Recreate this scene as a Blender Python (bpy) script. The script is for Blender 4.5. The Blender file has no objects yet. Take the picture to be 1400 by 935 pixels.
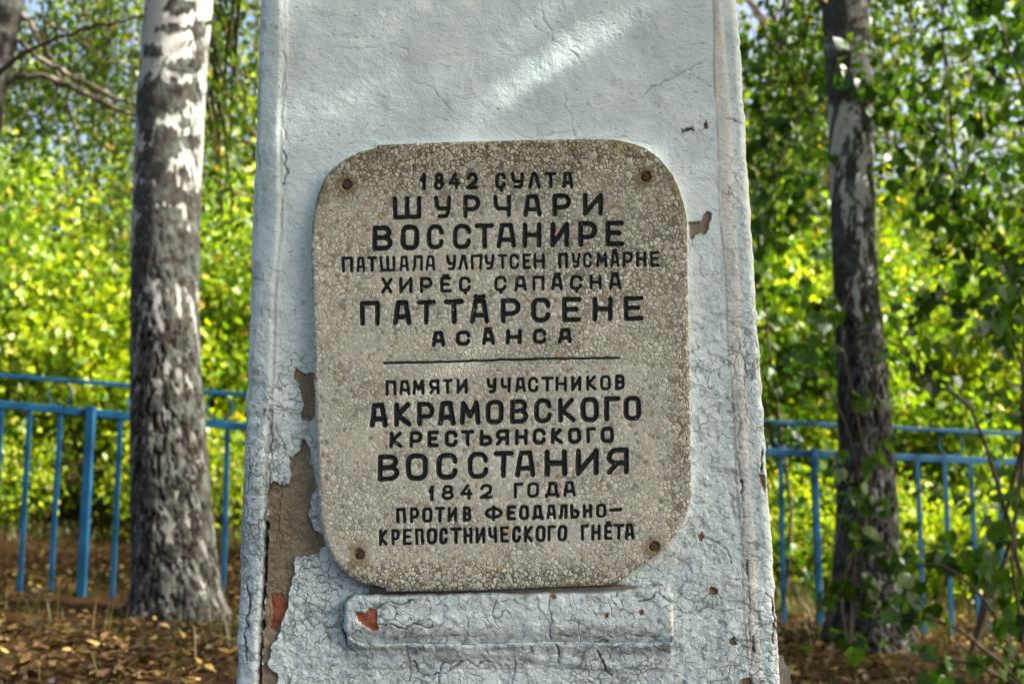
import bpy, math, random
import numpy as np
from mathutils import Vector, Matrix

random.seed(7)
RG = np.random.default_rng(11)
sc = bpy.context.scene
C = sc.collection

# ------------------------------------------------------------------ camera
FPX = 1556.0                      # focal length in photograph pixels (1400 wide)
PITCH = math.atan(0.126)
CP, SP = math.cos(PITCH), math.sin(PITCH)
CAM = np.array([0.0, 0.0, 0.75])
cam_d = bpy.data.cameras.new("camera")
cam = bpy.data.objects.new("camera", cam_d)
C.objects.link(cam)
cam.location = CAM
cam.rotation_euler = (math.pi / 2 + PITCH, 0, 0)
cam_d.sensor_width = 36.0
cam_d.lens = FPX / 1400 * 36
cam_d.clip_end = 600
cam_d.clip_start = 0.02
cam_d.dof.use_dof = True
cam_d.dof.focus_distance = 1.84
cam_d.dof.aperture_fstop = 4.4
sc.camera = cam

# ------------------------------------------------------------------ light
SUN = Vector((0.80, -0.17, 0.60)).normalized()      # direction towards the sun
w = bpy.data.worlds.new("World")
sc.world = w
w.use_nodes = True
nt = w.node_tree
sky = nt.nodes.new("ShaderNodeTexSky")
sky.sky_type = 'NISHITA'
sky.sun_disc = False
sky.dust_density = 8.0
sky.air_density = 0.75
sky.ozone_density = 0.4
sky.sun_elevation = math.asin(SUN.z)
sky.sun_rotation = math.atan2(SUN.x, SUN.y)
nt.links.new(sky.outputs[0], nt.nodes['Background'].inputs[0])
nt.nodes['Background'].inputs[1].default_value = 0.15
sd = bpy.data.lights.new("sun", 'SUN')
sd.energy = 5.0
sd.angle = math.radians(0.5)
sd.color = (1.0, 0.93, 0.80)
so = bpy.data.objects.new("sun", sd)
C.objects.link(so)
so.location = (20, -4, 18)
so.rotation_euler = SUN.to_track_quat('Z', 'Y').to_euler()
sc.view_settings.view_transform = 'Standard'
sc.view_settings.look = 'None'
sc.view_settings.gamma = 1
sc.view_settings.exposure = 1.78
try:
    sc.cycles.max_bounces = 6
    sc.cycles.diffuse_bounces = 3
    sc.cycles.transparent_max_bounces = 4
    sc.cycles.use_denoising = True
except Exception:
    pass

# ------------------------------------------------------------------ helpers
def unp(px, py, Y):
    """point of the world at depth Y seen at photograph pixel px, py"""
    x = (px - 700) / FPX
    y = (467.5 - py) / FPX
    t = Y / (CP - y * SP)
    return np.array([x * t, Y, CAM[2] + t * (SP + y * CP)])

def proj(P):
    d = P - CAM
    f = d[..., 1] * CP + d[..., 2] * SP
    u = -d[..., 1] * SP + d[..., 2] * CP
    return 700 + FPX * d[..., 0] / f, 467.5 - FPX * u / f

def gz(x, y):
    """ground height"""
    x = np.asarray(x, float); y = np.asarray(y, float)
    z = 0.15 - 0.064 * (np.clip(x, -12, 12) + 2.4)
    z = z + (0.072 + .026 / (1 + np.exp(x * 2))) * np.clip(y - 7.2, 0, 9) + 0.012 * np.clip(y - 16, 0, 200)
    z = z + 0.02 * np.sin(x * 1.9 + 0.6) * np.cos(y * 1.4) + 0.01 * np.sin(x * 5.1 + y * 3.3)
    return z

def vnoise(x, y, seed=0):
    r = np.random.default_rng(seed + 1000).random((256, 256))
    xi = np.floor(x).astype(int); yi = np.floor(y).astype(int)
    fx = x - xi; fy = y - yi
    fx = fx * fx * (3 - 2 * fx); fy = fy * fy * (3 - 2 * fy)
    a = r[yi & 255, xi & 255]; b = r[yi & 255, (xi + 1) & 255]
    c = r[(yi + 1) & 255, xi & 255]; d = r[(yi + 1) & 255, (xi + 1) & 255]
    return (a * (1 - fx) + b * fx) * (1 - fy) + (c * (1 - fx) + d * fx) * fy

def fbm(x, y, seed=0, o=4):
    s = 0; a = 0.5; t = 0
    for k in range(o):
        s = s + a * vnoise(x * 2 ** k + 17.3 * k, y * 2 ** k + 5.1 * k, seed + k)
        t += a; a *= 0.5
    return s / t

def sstep(a, b, x):
    t = np.clip((x - a) / (b - a), 0, 1)
    return t * t * (3 - 2 * t)

def seg_dist(X, Y, pts, closed=False):
    """distance of X,Y (arrays) to a polyline"""
    D = np.full(X.shape, 1e9)
    n = len(pts)
    for i in range(n if closed else n - 1):
        ax, ay = pts[i]; bx, by = pts[(i + 1) % n]
        dx, dy = bx - ax, by - ay
        L = dx * dx + dy * dy + 1e-12
        t = np.clip(((X - ax) * dx + (Y - ay) * dy) / L, 0, 1)
        D = np.minimum(D, np.hypot(X - ax - t * dx, Y - ay - t * dy))
    return D

def inside(X, Y, pts):
    r = np.zeros(X.shape, bool)
    n = len(pts)
    for i in range(n):
        ax, ay = pts[i]; bx, by = pts[(i + 1) % n]
        if ay == by:
            continue
        c = ((ay > Y) != (by > Y)) & (X < (bx - ax) * (Y - ay) / (by - ay) + ax)
        r ^= c
    return r

def sdist(X, Y, pts):
    """signed distance, positive inside, evaluated near the polygon's box only"""
    p = np.array(pts)
    out = np.full(X.shape, -1e3)
    m = (X > p[:, 0].min() - 30) & (X < p[:, 0].max() + 30) & (Y > p[:, 1].min() - 30) & (Y < p[:, 1].max() + 30)
    xs, ys = X[m], Y[m]
    d = seg_dist(xs, ys, pts, True)
    out[m] = np.where(inside(xs, ys, pts), d, -d)
    return out

def mesh_np(name, V, F, attrs=None, smooth=False, mats=()):
    V = np.asarray(V, np.float32); F = np.asarray(F, np.int32)
    me = bpy.data.meshes.new(name)
    n, k = F.shape
    me.vertices.add(len(V)); me.vertices.foreach_set('co', V.ravel())
    me.loops.add(n * k); me.loops.foreach_set('vertex_index', F.ravel())
    me.polygons.add(n)
    me.polygons.foreach_set('loop_start', np.arange(0, n * k, k, dtype=np.int32))
    me.polygons.foreach_set('loop_total', np.full(n, k, np.int32))
    if smooth:
        me.polygons.foreach_set('use_smooth', np.ones(n, bool))
    for key, val in (attrs or {}).items():
        a = me.attributes.new(key, 'FLOAT', 'POINT')
        a.data.foreach_set('value', np.asarray(val, np.float32).ravel())
    for m_ in (mats if isinstance(mats, (list, tuple)) else [mats]):
        me.materials.append(m_)
    me.update(calc_edges=True)
    return me

def submesh(name, V, F, sel, attrs, smooth, m_, off):
    f = F[sel]
    idx, inv = np.unique(f, return_inverse=True)
    return mesh_np(name, V[idx] - off, inv.reshape(f.shape), {k: v[idx] for k, v in attrs.items()}, smooth, m_)

def link(name, me, parent=None, loc=(0, 0, 0), rot=None):
    o = bpy.data.objects.new(name, me)
    C.objects.link(o)
    o.location = loc
    if rot is not None:
        o.rotation_euler = rot
    if parent is not None:
        o.parent = parent
    return o

def tag(o, label=None, cat=None, group=None, kind=None):
    if label: o['label'] = label
    if cat: o['category'] = cat
    if group: o['group'] = group
    if kind: o['kind'] = kind
    return o

def thing(name, label, cat, loc, group=None):
    return tag(link(name, None, None, tuple(float(v) for v in loc)), label, cat, group)

def smooth_path(pts, n):
    """Catmull-Rom through pts (rows of any width)"""
    p = np.array(pts, float)
    q = np.vstack([2 * p[0] - p[1], p, 2 * p[-1] - p[-2]])
    out = []
    m = len(p) - 1
    for s in np.linspace(0, m, n):
        i = min(int(s), m - 1); t = s - i
        a, b, c, d = q[i], q[i + 1], q[i + 2], q[i + 3]
        out.append(0.5 * (2 * b + (c - a) * t + (2 * a - 5 * b + 4 * c - d) * t * t + (3 * b - a - 3 * c + d) * t ** 3))
    return np.array(out)

def tube(path, radii, k=8):
    """verts and quads of a tube along path"""
    P = np.asarray(path, float); R = np.asarray(radii, float)
    n = len(P)
    T = np.gradient(P, axis=0); T /= np.linalg.norm(T, axis=1)[:, None] + 1e-9
    ref = np.array([0.0, 1.0, 0.0]) if abs(T[:, 1]).max() < 0.9 else np.array([1.0, 0.0, 0.0])
    if abs(T @ ref).max() > 0.97:
        ref = np.array([0.31, 0.2, 0.93])
    A = np.cross(T, ref); A /= np.linalg.norm(A, axis=1)[:, None] + 1e-9
    B = np.cross(A, T)
    th = np.arange(k) / k * 2 * math.pi
    V = P[:, None] + R[:, None, None] * (np.cos(th)[None, :, None] * A[:, None] + np.sin(th)[None, :, None] * B[:, None])
    i = np.arange(n - 1)[:, None] * k; j = np.arange(k)[None]; j2 = (j + 1) % k
    F = np.stack([i + j, i + j2, i + k + j2, i + k + j], -1).reshape(-1, 4)
    return V.reshape(-1, 3), F

def merge(parts):
    Vs, Fs, o = [], [], 0
    for V, F in parts:
        Vs.append(V); Fs.append(F + o); o += len(V)
    return np.vstack(Vs), np.vstack(Fs)

def box(cx, cy, cz, sx, sy, sz):
    s = np.array([[x, y, z] for x in (-.5, .5) for y in (-.5, .5) for z in (-.5, .5)]) * (sx, sy, sz) + (cx, cy, cz)
    F = np.array([[0, 1, 3, 2], [4, 6, 7, 5], [0, 4, 5, 1], [2, 3, 7, 6], [0, 2, 6, 4], [1, 5, 7, 3]])
    return s, F

# ------------------------------------------------------------------ materials
class M:
    def __init__(s, name):
        s.m = bpy.data.materials.new(name)
        s.m.use_nodes = True
        s.t = s.m.node_tree
        s.b = s.t.nodes['Principled BSDF']
        s.out = s.t.nodes['Material Output']
    def n(s, typ, props=None, **ins):
        nd = s.t.nodes.new('ShaderNode' + typ)
        for k, v in (props or {}).items():
            setattr(nd, k, v)
        for k, v in ins.items():
            key = int(k[1:]) if k[0] == 'i' and k[1:].isdigit() else k.replace('_', ' ')
            s.put(nd.inputs[key], v)
        return nd
    def put(s, sock, v):
        if isinstance(v, bpy.types.NodeSocket):
            s.t.links.new(v, sock)
        else:
            sock.default_value = v
    def obj(s):
        return s.n('TexCoord').outputs['Object']
    def map(s, v, scale):
        return s.n('Mapping', Vector=v, Scale=scale).outputs[0]
    def noise(s, v, scale, detail=4, rough=.55, dist=0, out=0):
        return s.n('TexNoise', Vector=v, Scale=scale, Detail=detail, Roughness=rough, Distortion=dist).outputs[out]
    def vor(s, v, scale, feature='DISTANCE_TO_EDGE', out='Distance', rnd=1.0):
        return s.n('TexVoronoi', {'feature': feature}, Vector=v, Scale=scale, Randomness=rnd).outputs[out]
    def math(s, op, a, b=0.0, clamp=False):
        return s.n('Math', {'operation': op, 'use_clamp': clamp}, i0=a, i1=b).outputs[0]
    def vmath(s, op, a, b):
        return s.n('VectorMath', {'operation': op}, i0=a, i1=b).outputs[0]
    def ramp(s, x, a, b, c=0.0, d=1.0):
        nd = s.n('MapRange', {'interpolation_type': 'SMOOTHSTEP'}, i0=x, i1=a, i2=b, i3=c, i4=d)
        return nd.outputs[0]
    def mix(s, f, a, b, blend='MIX'):
        nd = s.t.nodes.new('ShaderNodeMix'); nd.data_type = 'RGBA'; nd.blend_type = blend
        c = lambda v: v if isinstance(v, bpy.types.NodeSocket) else (*v[:3], 1.0)
        s.put(nd.inputs[0], f); s.put(nd.inputs[6], c(a)); s.put(nd.inputs[7], c(b))
        return nd.outputs[2]
    def attr(s, name):
        return s.n('Attribute', {'attribute_name': name}).outputs['Fac']
    def bump(s, h, dist, strength=1.0, normal=None):
        nd = s.n('Bump', Height=h, Distance=dist, Strength=strength)
        if normal is not None:
            s.put(nd.inputs['Normal'], normal)
        return nd.outputs[0]
    def wobble(s, v, scale, amt):
        n_ = s.noise(v, scale, 3, .5, 0, 1)
        d = s.vmath('SUBTRACT', n_, (.5, .5, .5))
        d = s.n('VectorMath', {'operation': 'SCALE'}, i0=d, Scale=amt).outputs[0]
        return s.vmath('ADD', v, d)
    def fin(s, col=None, rough=None, normal=None, spec=None):
        if spec is not None: s.put(s.b.inputs['Specular IOR Level'], spec)
        if col is not None: s.put(s.b.inputs['Base Color'], col if isinstance(col, bpy.types.NodeSocket) else (*col, 1))
        if rough is not None: s.put(s.b.inputs['Roughness'], rough)
        if normal is not None: s.put(s.b.inputs['Normal'], normal)
        return s.m

def mat_paint():
    m = M('whitewashed_render')
    v = m.obj()
    vw = m.wobble(m.wobble(m.wobble(v, 110, .010), 34, .024), 10, .05)
    low = m.attr('low')                                   # more cracking low down
    big = m.noise(v, 4.0, 4)
    e1 = m.vor(vw, 50); e2 = m.vor(m.wobble(m.wobble(v, 160, .006), 45, .016), 105)
    e3 = m.vor(m.wobble(v, 8, .06), 11)
    on1 = m.math('ADD', m.math('MULTIPLY', low, .46), m.noise(v, 24, 3))
    on1 = m.ramp(m.math('ADD', on1, m.math('MULTIPLY', m.noise(v, 95, 3, .7), .6)), .98, 1.25)
    on2 = m.ramp(m.math('ADD', m.math('MULTIPLY', low, .33), m.noise(m.vmath('ADD', v, (3., 1., 7.)), 34, 5, .7)), .68, .92)
    on3 = m.ramp(m.noise(m.vmath('ADD', v, (9., 4., 1.)), 7, 3), .50, .62)
    calm = m.ramp(m.noise(m.vmath('ADD', v, (1., 6., 2.)), 6.5, 4, .6), .36, .54, .42, 1.0)
    on1 = m.math('MULTIPLY', on1, calm); on2 = m.math('MULTIPLY', on2, calm)
    c1 = m.math('MULTIPLY', m.ramp(e1, .0, .055, 1, 0), on1)
    c2 = m.math('MULTIPLY', m.ramp(e2, .0, .075, 1, 0), on2)
    c3 = m.math('MULTIPLY', m.math('MULTIPLY', m.ramp(e3, .0, .010, 1, 0), on3), low)
    # short brush-stroke flecks
    fl = m.noise(m.map(m.wobble(v, 30, .02), (1, 1, 2.2)), 95, 3, .6)
    fleck = m.math('MULTIPLY', m.ramp(fl, .60, .69), m.ramp(m.noise(v, 13, 3), .38, .56))
    crack = m.math('MAXIMUM', m.math('MAXIMUM', c1, m.math('MULTIPLY', c2, .7)), m.math('MULTIPLY', c3, .7))
    crack = m.math('MAXIMUM', crack, m.math('MULTIPLY', fleck, .50))
    trac = m.attr('crack')
    base = m.mix(m.ramp(big, .3, .7), (.54, .675, .72), (.64, .775, .82))
    base = m.mix(m.ramp(m.noise(m.vmath('ADD', v, (5., 5., 5.)), 9, 5), .45, .72, 0, .55), base, (.40, .51, .54))
    base = m.mix(m.ramp(m.noise(v, 38, 4, .65), .50, .75, 0, .5), base, (.71, .80, .82))
    base = m.mix(m.ramp(m.noise(m.vmath('ADD', v, (2., 8., 3.)), 22, 5, .7), .56, .80, 0, .5), base, (.25, .35, .36))
    base = m.mix(m.ramp(m.noise(m.map(v, (1, 1, .25)), 55, 4, .7), .5, .8, 0, .35), base, (.31, .42, .44))
    # the newer coat still smooth and light, peeled coat edges brighter
    base = m.mix(m.math('MULTIPLY', m.attr('flake'), .62), base, m.mix(m.noise(v, 120, 4, .7), (.33, .43, .455), (.49, .58, .605)))
    creamy = m.mix(m.noise(v, 40, 4), (.66, .68, .63), (.82, .83, .78))
    base = m.mix(m.math('MULTIPLY', m.attr('cream'), .85), base, creamy)
    base = m.mix(m.math('MULTIPLY', crack, .78), base, (.10, .12, .12))
    base = m.mix(m.attr('darken'), base, (.10, .115, .10))
    conc = m.mix(m.noise(v, 18, 5, .65), (.15, .125, .085), (.32, .28, .205))
    conc = m.mix(m.ramp(m.noise(v, 260, 3, .7), .55, .75, 0, .6), conc, (.12, .11, .09))
    peel = m.attr('peel')
    base = m.mix(m.ramp(peel, .45, .55), base, conc)
    base = m.mix(trac, base, (.02, .022, .022))
    h = m.math('ADD', m.math('MULTIPLY', crack, -1.0), m.math('MULTIPLY', m.noise(v, 85, 5, .65), .9))
    h = m.math('ADD', h, m.math('MULTIPLY', m.noise(vw, 260, 3, .6), .5))
    nb = m.bump(h, .0019, .9)
    nb = m.bump(m.noise(m.map(m.wobble(v, 20, .03), (1, 1, 1.6)), 32, 5, .65), .0045, .5, nb)
    return m.fin(base, .68, nb, .35)

def mat_brick():
    m = M('red_brick'); v = m.obj()
    c = m.mix(m.noise(v, 60, 5, .7), (.17, .045, .022), (.33, .115, .055))
    c = m.mix(m.ramp(m.noise(v, 200, 3), .55, .75, 0, .6), c, (.12, .035, .02))
    return m.fin(c, .85, m.bump(m.noise(v, 150, 4, .7), .002, .8))

def mat_plaque():
    m = M('exposed_aggregate'); v = m.obj()
    vw = m.wobble(v, 28, .012)
    coarse = m.attr('coarse')
    def layer(scale, seed):
        p = m.vmath('ADD', vw, (seed, seed * .7, 0.))
        return m.vor(p, scale), m.n('TexVoronoi', {'feature': 'F1'}, Vector=p, Scale=scale).outputs['Color']
    eA, cA = layer(140, 0.3); eB, cB = layer(270, 2.3)
    sel = m.ramp(m.noise(m.vmath('ADD', v, (1.3, .2, .9)), 60, 3, .6), .44, .47)
    sA = m.n('SeparateColor', Color=cA).outputs; sB = m.n('SeparateColor', Color=cB).outputs
    edge = m.mix(sel, m.math('MULTIPLY', eB, 1.6), eA)
    edge = m.n('SeparateColor', Color=edge).outputs[0]
    r1 = m.n('SeparateColor', Color=m.mix(sel, cB, cA)).outputs
    stone = m.mix(r1[0], m.mix(coarse, (.41, .43, .385), (.30, .305, .25)), (.56, .58, .52))
    stone = m.mix(m.ramp(r1[1], .62, .68), stone, (.62, .635, .565))
    stone = m.mix(m.ramp(r1[1], .20, .12), stone, (.22, .215, .175))
    stone = m.mix(m.ramp(r1[2], .975, .98), stone, (.40, .31, .15))
    cem = m.mix(m.noise(v, 90, 4), (.40, .42, .38), (.50, .52, .475))
    cemd = m.mix(m.noise(v, 90, 4), (.045, .038, .024), (.12, .105, .07))
    cement = m.mix(coarse, cem, cemd)
    shown = m.math('MULTIPLY', m.ramp(edge, .05, .16), m.ramp(m.math('ADD', r1[2], m.math('MULTIPLY', coarse, .8)), .10, .42))
    col = m.mix(shown, cement, stone)
    crev = m.ramp(edge, .0, .075, 1, 0)
    col = m.mix(m.math('MULTIPLY', crev, m.ramp(coarse, .3, 1., .02, .75)), col, (.085, .08, .06))
    blotch = m.noise(v, 9, 4, .6)
    col = m.mix(m.ramp(blotch, .40, .75, 0, .45), col, m.mix(.5, col, (.28, .27, .225)))
    col = m.mix(m.attr('stain'), col, m.mix(m.noise(v, 110, 3), (.07, .06, .02), (.22, .17, .05)))
    ink = m.attr('ink')
    inkn = m.math('ADD', ink, m.math('MULTIPLY', m.math('SUBTRACT', m.noise(v, 420, 3, .6), .5), .16))
    im = m.math('MULTIPLY', m.ramp(inkn, -.015, .035), m.ramp(m.noise(m.vmath('ADD', v, (6., 1., 2.)), 190, 4, .75), .30, .38, .25, 1.0))
    black = m.mix(m.ramp(m.noise(v, 130, 3), .5, .8, 0, .6), (.006, .009, .011), (.020, .032, .038))  # bluish lighter ink painted in for the highlights of the grooves
    col = m.mix(im, col, black)
    rough = m.n('MapRange', i0=im, i3=.8, i4=.6).outputs[0]
    h = m.math('MULTIPLY', m.ramp(edge, .0, .22), m.math('ADD', .55, m.math('MULTIPLY', r1[0], .7)))
    h = m.math('MULTIPLY', h, m.math('ADD', .18, m.math('MULTIPLY', coarse, .95)))
    nb = m.bump(h, .0016, .9)
    nb = m.bump(m.noise(v, 500, 3, .6), .0005, .6, nb)
    m.put(m.b.inputs['Specular IOR Level'], m.n('MapRange', i0=im, i3=.35, i4=.22).outputs[0])
    return m.fin(col, rough, nb)

def mat_pebble():
    m = M('pebble_stone'); v = m.obj()
    oi = m.n('ObjectInfo').outputs['Random']
    c = m.mix(oi, (.34, .35, .30), (.58, .60, .53))
    c = m.mix(m.ramp(oi, .88, .90), c, (.52, .50, .43))
    c = m.mix(m.ramp(oi, .035, .03), c, (.36, .26, .10))
    c = m.mix(m.ramp(m.noise(v, 300, 3), .4, .7, 0, .5), c, (.25, .235, .185))
    return m.fin(c, .7, m.bump(m.noise(v, 500, 3), .0004, .6))

def mat_bark(name, lichen=1.0):
    m = M(name); v = m.obj()
    vs = m.map(v, (1, 1, .35))
    dark = m.attr('dark')
    white = m.mix(m.noise(m.map(v, (1, 1, 6)), 14, 5, .7), (.22, .235, .225), (.45, .47, .45))
    lent = m.ramp(m.noise(m.map(v, (.6, .6, 9)), 26, 4, .75), .60, .68, 0, .7)
    white = m.mix(lent, white, (.17, .15, .13))
    white = m.mix(m.attr('age'), white, m.mix(m.noise(vs, 60, 5, .7), (.08, .085, .08), (.25, .255, .24)))
    grey = m.mix(m.noise(v, 40, 5, .75), (.030, .038, .036), (.14, .16, .15))
    darkc = m.mix(m.noise(vs, 75, 5, .8), (.008, .008, .008), (.075, .070, .062))
    lic = m.ramp(m.noise(m.vmath('ADD', v, (4., 2., 1.)), 15, 6, .75), .46, .60)
    rough_dark = m.mix(lic, darkc, grey)
    f = m.math('ADD', dark, m.math('MULTIPLY', m.math('SUBTRACT', m.noise(m.map(v, (1, 1, .6)), 42, 5, .75), .5), 1.1))
    col = m.mix(m.ramp(f, .45, .55), white, rough_dark)
    fis = m.attr('fissure')
    col = m.mix(m.ramp(fis, .25, .6, 0, .92), col, (.012, .010, .009))
    nb = m.bump(m.noise(vs, 70, 6, .7), .012, m.ramp(f, .3, .6, .25, 1.0))
    return m.fin(col, .9, nb, .12)

def mat_twig():
    m = M('branch_bark'); v = m.obj()
    c = m.mix(m.noise(v, 30, 4, .7), (.035, .025, .018), (.11, .085, .065))
    return m.fin(c, .9, m.bump(m.noise(v, 60, 4), .004, .8), .12)

def mat_palebranch():
    m = M('pale_branch_bark'); v = m.obj()
    c = m.mix(m.ramp(m.noise(v, 12, 5, .75), .40, .60), (.05, .04, .03), (.26, .225, .18))
    return m.fin(c, .9, m.bump(m.noise(v, 60, 4), .004, .8), .12)

def mat_leaf(name, c0, c1, c2, trans=.5, yellow=.04):
    """c0..c1 by the leaf's own tint, c2 for the few turned leaves"""
    m = M(name)
    t = m.attr('tint')
    col = m.mix(m.ramp(t, 0, .9), c0, c1)
    col = m.mix(m.ramp(t, 1 - yellow, 1 - yellow + .01), col, c2)
    d = m.n('BsdfDiffuse', Color=col).outputs[0]
    g = m.n('BsdfGlossy', Color=(.9, .95, 1, 1), Roughness=.38).outputs[0]
    tcol = m.mix(1.0, col, (1.2, 1.25, .40), 'MULTIPLY')
    tr = m.n('BsdfTranslucent', Color=tcol).outputs[0]
    a = m.n('MixShader', i0=trans, i1=d, i2=tr).outputs[0]
    a = m.n('MixShader', i0=.022, i1=a, i2=g).outputs[0]
    m.t.links.new(a, m.out.inputs[0])
    return m.m

def mat_metal():
    m = M('blue_fence_paint'); v = m.obj()
    c = m.mix(m.noise(v, 9, 4, .6), (.003, .044, .105), (.007, .070, .150))
    c = m.mix(m.ramp(m.noise(v, 45, 4, .7), .66, .72), c, (.06, .055, .05))
    return m.fin(c, .55, m.bump(m.noise(v, 120, 3), .001, .6), .2)

def mat_rust():
    m = M('rusty_iron'); v = m.obj()
    c = m.mix(m.noise(v, 220, 4, .7), (.035, .014, .010), (.11, .042, .022))
    return m.fin(c, .85, m.bump(m.noise(v, 400, 3), .001, .9))

def mat_concrete():
    m = M('rough_mortar'); v = m.obj()
    c = m.mix(m.noise(v, 25, 5, .7), (.05, .047, .04), (.17, .16, .14))
    return m.fin(c, .9, m.bump(m.noise(v, 70, 5, .7), .006, 1))

def mat_ground():
    m = M('forest_soil'); v = m.obj()
    c = m.mix(m.noise(v, 6, 6, .7), (.014, .009, .004), (.055, .030, .013))
    c = m.mix(m.ramp(m.noise(v, 40, 5, .75), .48, .62), c, (.085, .050, .022))
    c = m.mix(m.ramp(m.noise(m.vmath('ADD', v, (7., 7., 0.)), 1.3, 4, .6), .50, .66, 0, .75), c, (.030, .045, .010))
    e = m.vor(m.wobble(v, 9, .08), 34, 'F1', 'Distance')
    h = m.math('ADD', m.noise(v, 30, 6, .75), m.math('MULTIPLY', e, .5))
    return m.fin(c, .95, m.bump(h, .03, 1), .05)

PAINT, BRICK, PLAQUE, PEBBLE = mat_paint(), mat_brick(), mat_plaque(), mat_pebble()
BARK, BARK2, TWIG, PALE = mat_bark('birch_bark'), mat_bark('birch_bark_rough'), mat_twig(), mat_palebranch()
BLUE, RUST, MORTAR, SOIL = mat_metal(), mat_rust(), mat_concrete(), mat_ground()
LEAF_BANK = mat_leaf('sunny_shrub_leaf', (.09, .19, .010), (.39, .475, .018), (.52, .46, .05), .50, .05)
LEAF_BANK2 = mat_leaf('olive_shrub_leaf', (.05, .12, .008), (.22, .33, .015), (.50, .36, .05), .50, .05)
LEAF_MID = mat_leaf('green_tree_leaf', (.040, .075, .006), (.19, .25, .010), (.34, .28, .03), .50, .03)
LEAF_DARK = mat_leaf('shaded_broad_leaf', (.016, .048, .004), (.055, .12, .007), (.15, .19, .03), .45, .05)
LEAF_BIRCH = mat_leaf('birch_leaf', (.030, .075, .008), (.10, .17, .010), (.38, .26, .03), .5, .03)
GRASS = mat_leaf('grass_blade', (.05, .08, .015), (.13, .15, .03), (.26, .20, .08), .35, .2)
LITTER = mat_leaf('dry_leaf', (.030, .020, .010), (.115, .070, .026), (.30, .21, .07), .12, .07)

# ------------------------------------------------------------------ ground
def build_ground():
    xs = np.concatenate([np.linspace(-160, -8, 20), np.linspace(-7.8, 7.8, 220), np.linspace(8, 160, 20)])
    ys = np.concatenate([np.linspace(-120, -3, 12), np.linspace(-2.8, 16, 300), np.linspace(17, 220, 24)])
    X, Y = np.meshgrid(xs, ys)
    Z = gz(X, Y) + .035 * (fbm(X * 3, Y * 3, 5) - .5) + .03 * (fbm(X * 14, Y * 14, 9, 3) - .5)
    n = len(xs)
    i = np.arange(len(ys) - 1)[:, None] * n; j = np.arange(n - 1)[None]
    F = np.stack([i + j, i + j + 1, i + n + j + 1, i + n + j], -1).reshape(-1, 4)
    o = link('ground', mesh_np('ground', np.stack([X, Y, Z], -1).reshape(-1, 3), F, None, True, SOIL))
    tag(o, 'brown earth covered with leaf litter, sloping gently down to the right', None, None, 'structure')
    return o
ground = build_ground()

# ------------------------------------------------------------------ obelisk
AT = math.radians(1.3)
P0 = np.array([0, 1.83, CAM[2]])
U_ = np.array([1.0, 0, 0]); W_ = np.array([0, math.sin(AT), math.cos(AT)]); N_ = np.array([0, -math.cos(AT), math.sin(AT)])
def face_pt(X, Y, h):
    """point on the obelisk's leaning front plane under photograph pixel X, Y, raised by h metres"""
    x = (X - 700) / FPX; y = (467.5 - Y) / FPX
    d = np.stack([x, CP - y * SP, SP + y * CP], -1)
    t = ((P0 - CAM) @ N_) / (d @ N_)
    return CAM + d * t[..., None] + np.asarray(h)[..., None] * N_
PX = 1 / 850.0                     # metres per pixel on that plane

BASE = np.array([0.0, 2.2, float(gz(0, 2.2))])
obelisk = thing('obelisk', 'tall tapering whitewashed obelisk with cracked peeling paint and a stone plaque', 'obelisk', BASE)

def Lx(y): return 352 - 34 * y / 935
def Rx(y): return 1010 + 60 * y / 935
def curve(y, ys, xs): return np.interp(y, ys, xs)

PATCHES = [  # bare render where paint and plaster have fallen
    [(403, 502), (411, 510), (430, 513), (431, 568), (424, 576), (420, 577), (413, 575), (410, 563), (414, 553), (411, 540), (408, 529), (403, 516)],
    [(411, 602), (417, 599), (421, 612), (424, 632), (430, 650), (434, 662), (433, 670), (427, 676), (422, 686), (423, 706), (428, 722), (438, 731),
     (445, 747), (434, 755), (422, 757), (413, 759), (404, 760), (401, 768), (402, 790), (393, 812), (391, 830), (384, 850), (378, 868), (371, 885), (367, 907),
     (372, 918), (379, 927), (376, 940), (372, 970), (340, 972), (352, 935), (357, 893), (360, 821), (363, 748), (364, 704), (365, 661), (374, 658), (381, 662), (393, 661), (399, 652), (397, 640), (393, 626), (403, 622), (410, 616)],
    [(942, 304), (950, 303), (958, 304), (961, 300), (962, 294), (968, 291), (972, 293), (971, 300), (968, 306), (969, 313), (965, 319), (957, 318), (950, 322), (946, 328), (943, 320)],
    [(455 + 0, 0)] ]
PATCHES = PATCHES[:3] + [
    [(934, 176), (940, 173), (947, 174), (948, 178), (941, 180), (936, 183)],
    [(962, 168), (966, 166), (967, 175), (963, 176)],
    [(970, 805), (978, 803), (981, 808), (976, 813), (970, 812)],
    [(995, 873), (1003, 872), (1007, 880), (1000, 884)],
    [(1014, 928), (1028, 926), (1030, 950), (1008, 952)],
    [(1040, 652), (1047, 648), (1050, 664), (1045, 673), (1041, 664)],
]
SPOTS = [[(955, 732), (959, 728), (962, 733), (960, 740), (956, 738)]]
BRICKS = [[(369, 813), (384, 813), (389, 820), (388, 838), (382, 852), (372, 861), (368, 858)], SPOTS[0]]
LEDGE_BRICKS = [[(487, 835), (500, 836), (506, 829), (517, 832), (516, 846), (519, 858), (512, 860), (500, 854), (491, 846)],
                [(750, 811), (757, 810), (759, 815), (754, 817)], [(870, 833), (876, 831), (878, 836), (873, 839)], [(824, 838), (829, 837), (829, 841), (825, 842)]]
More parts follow.
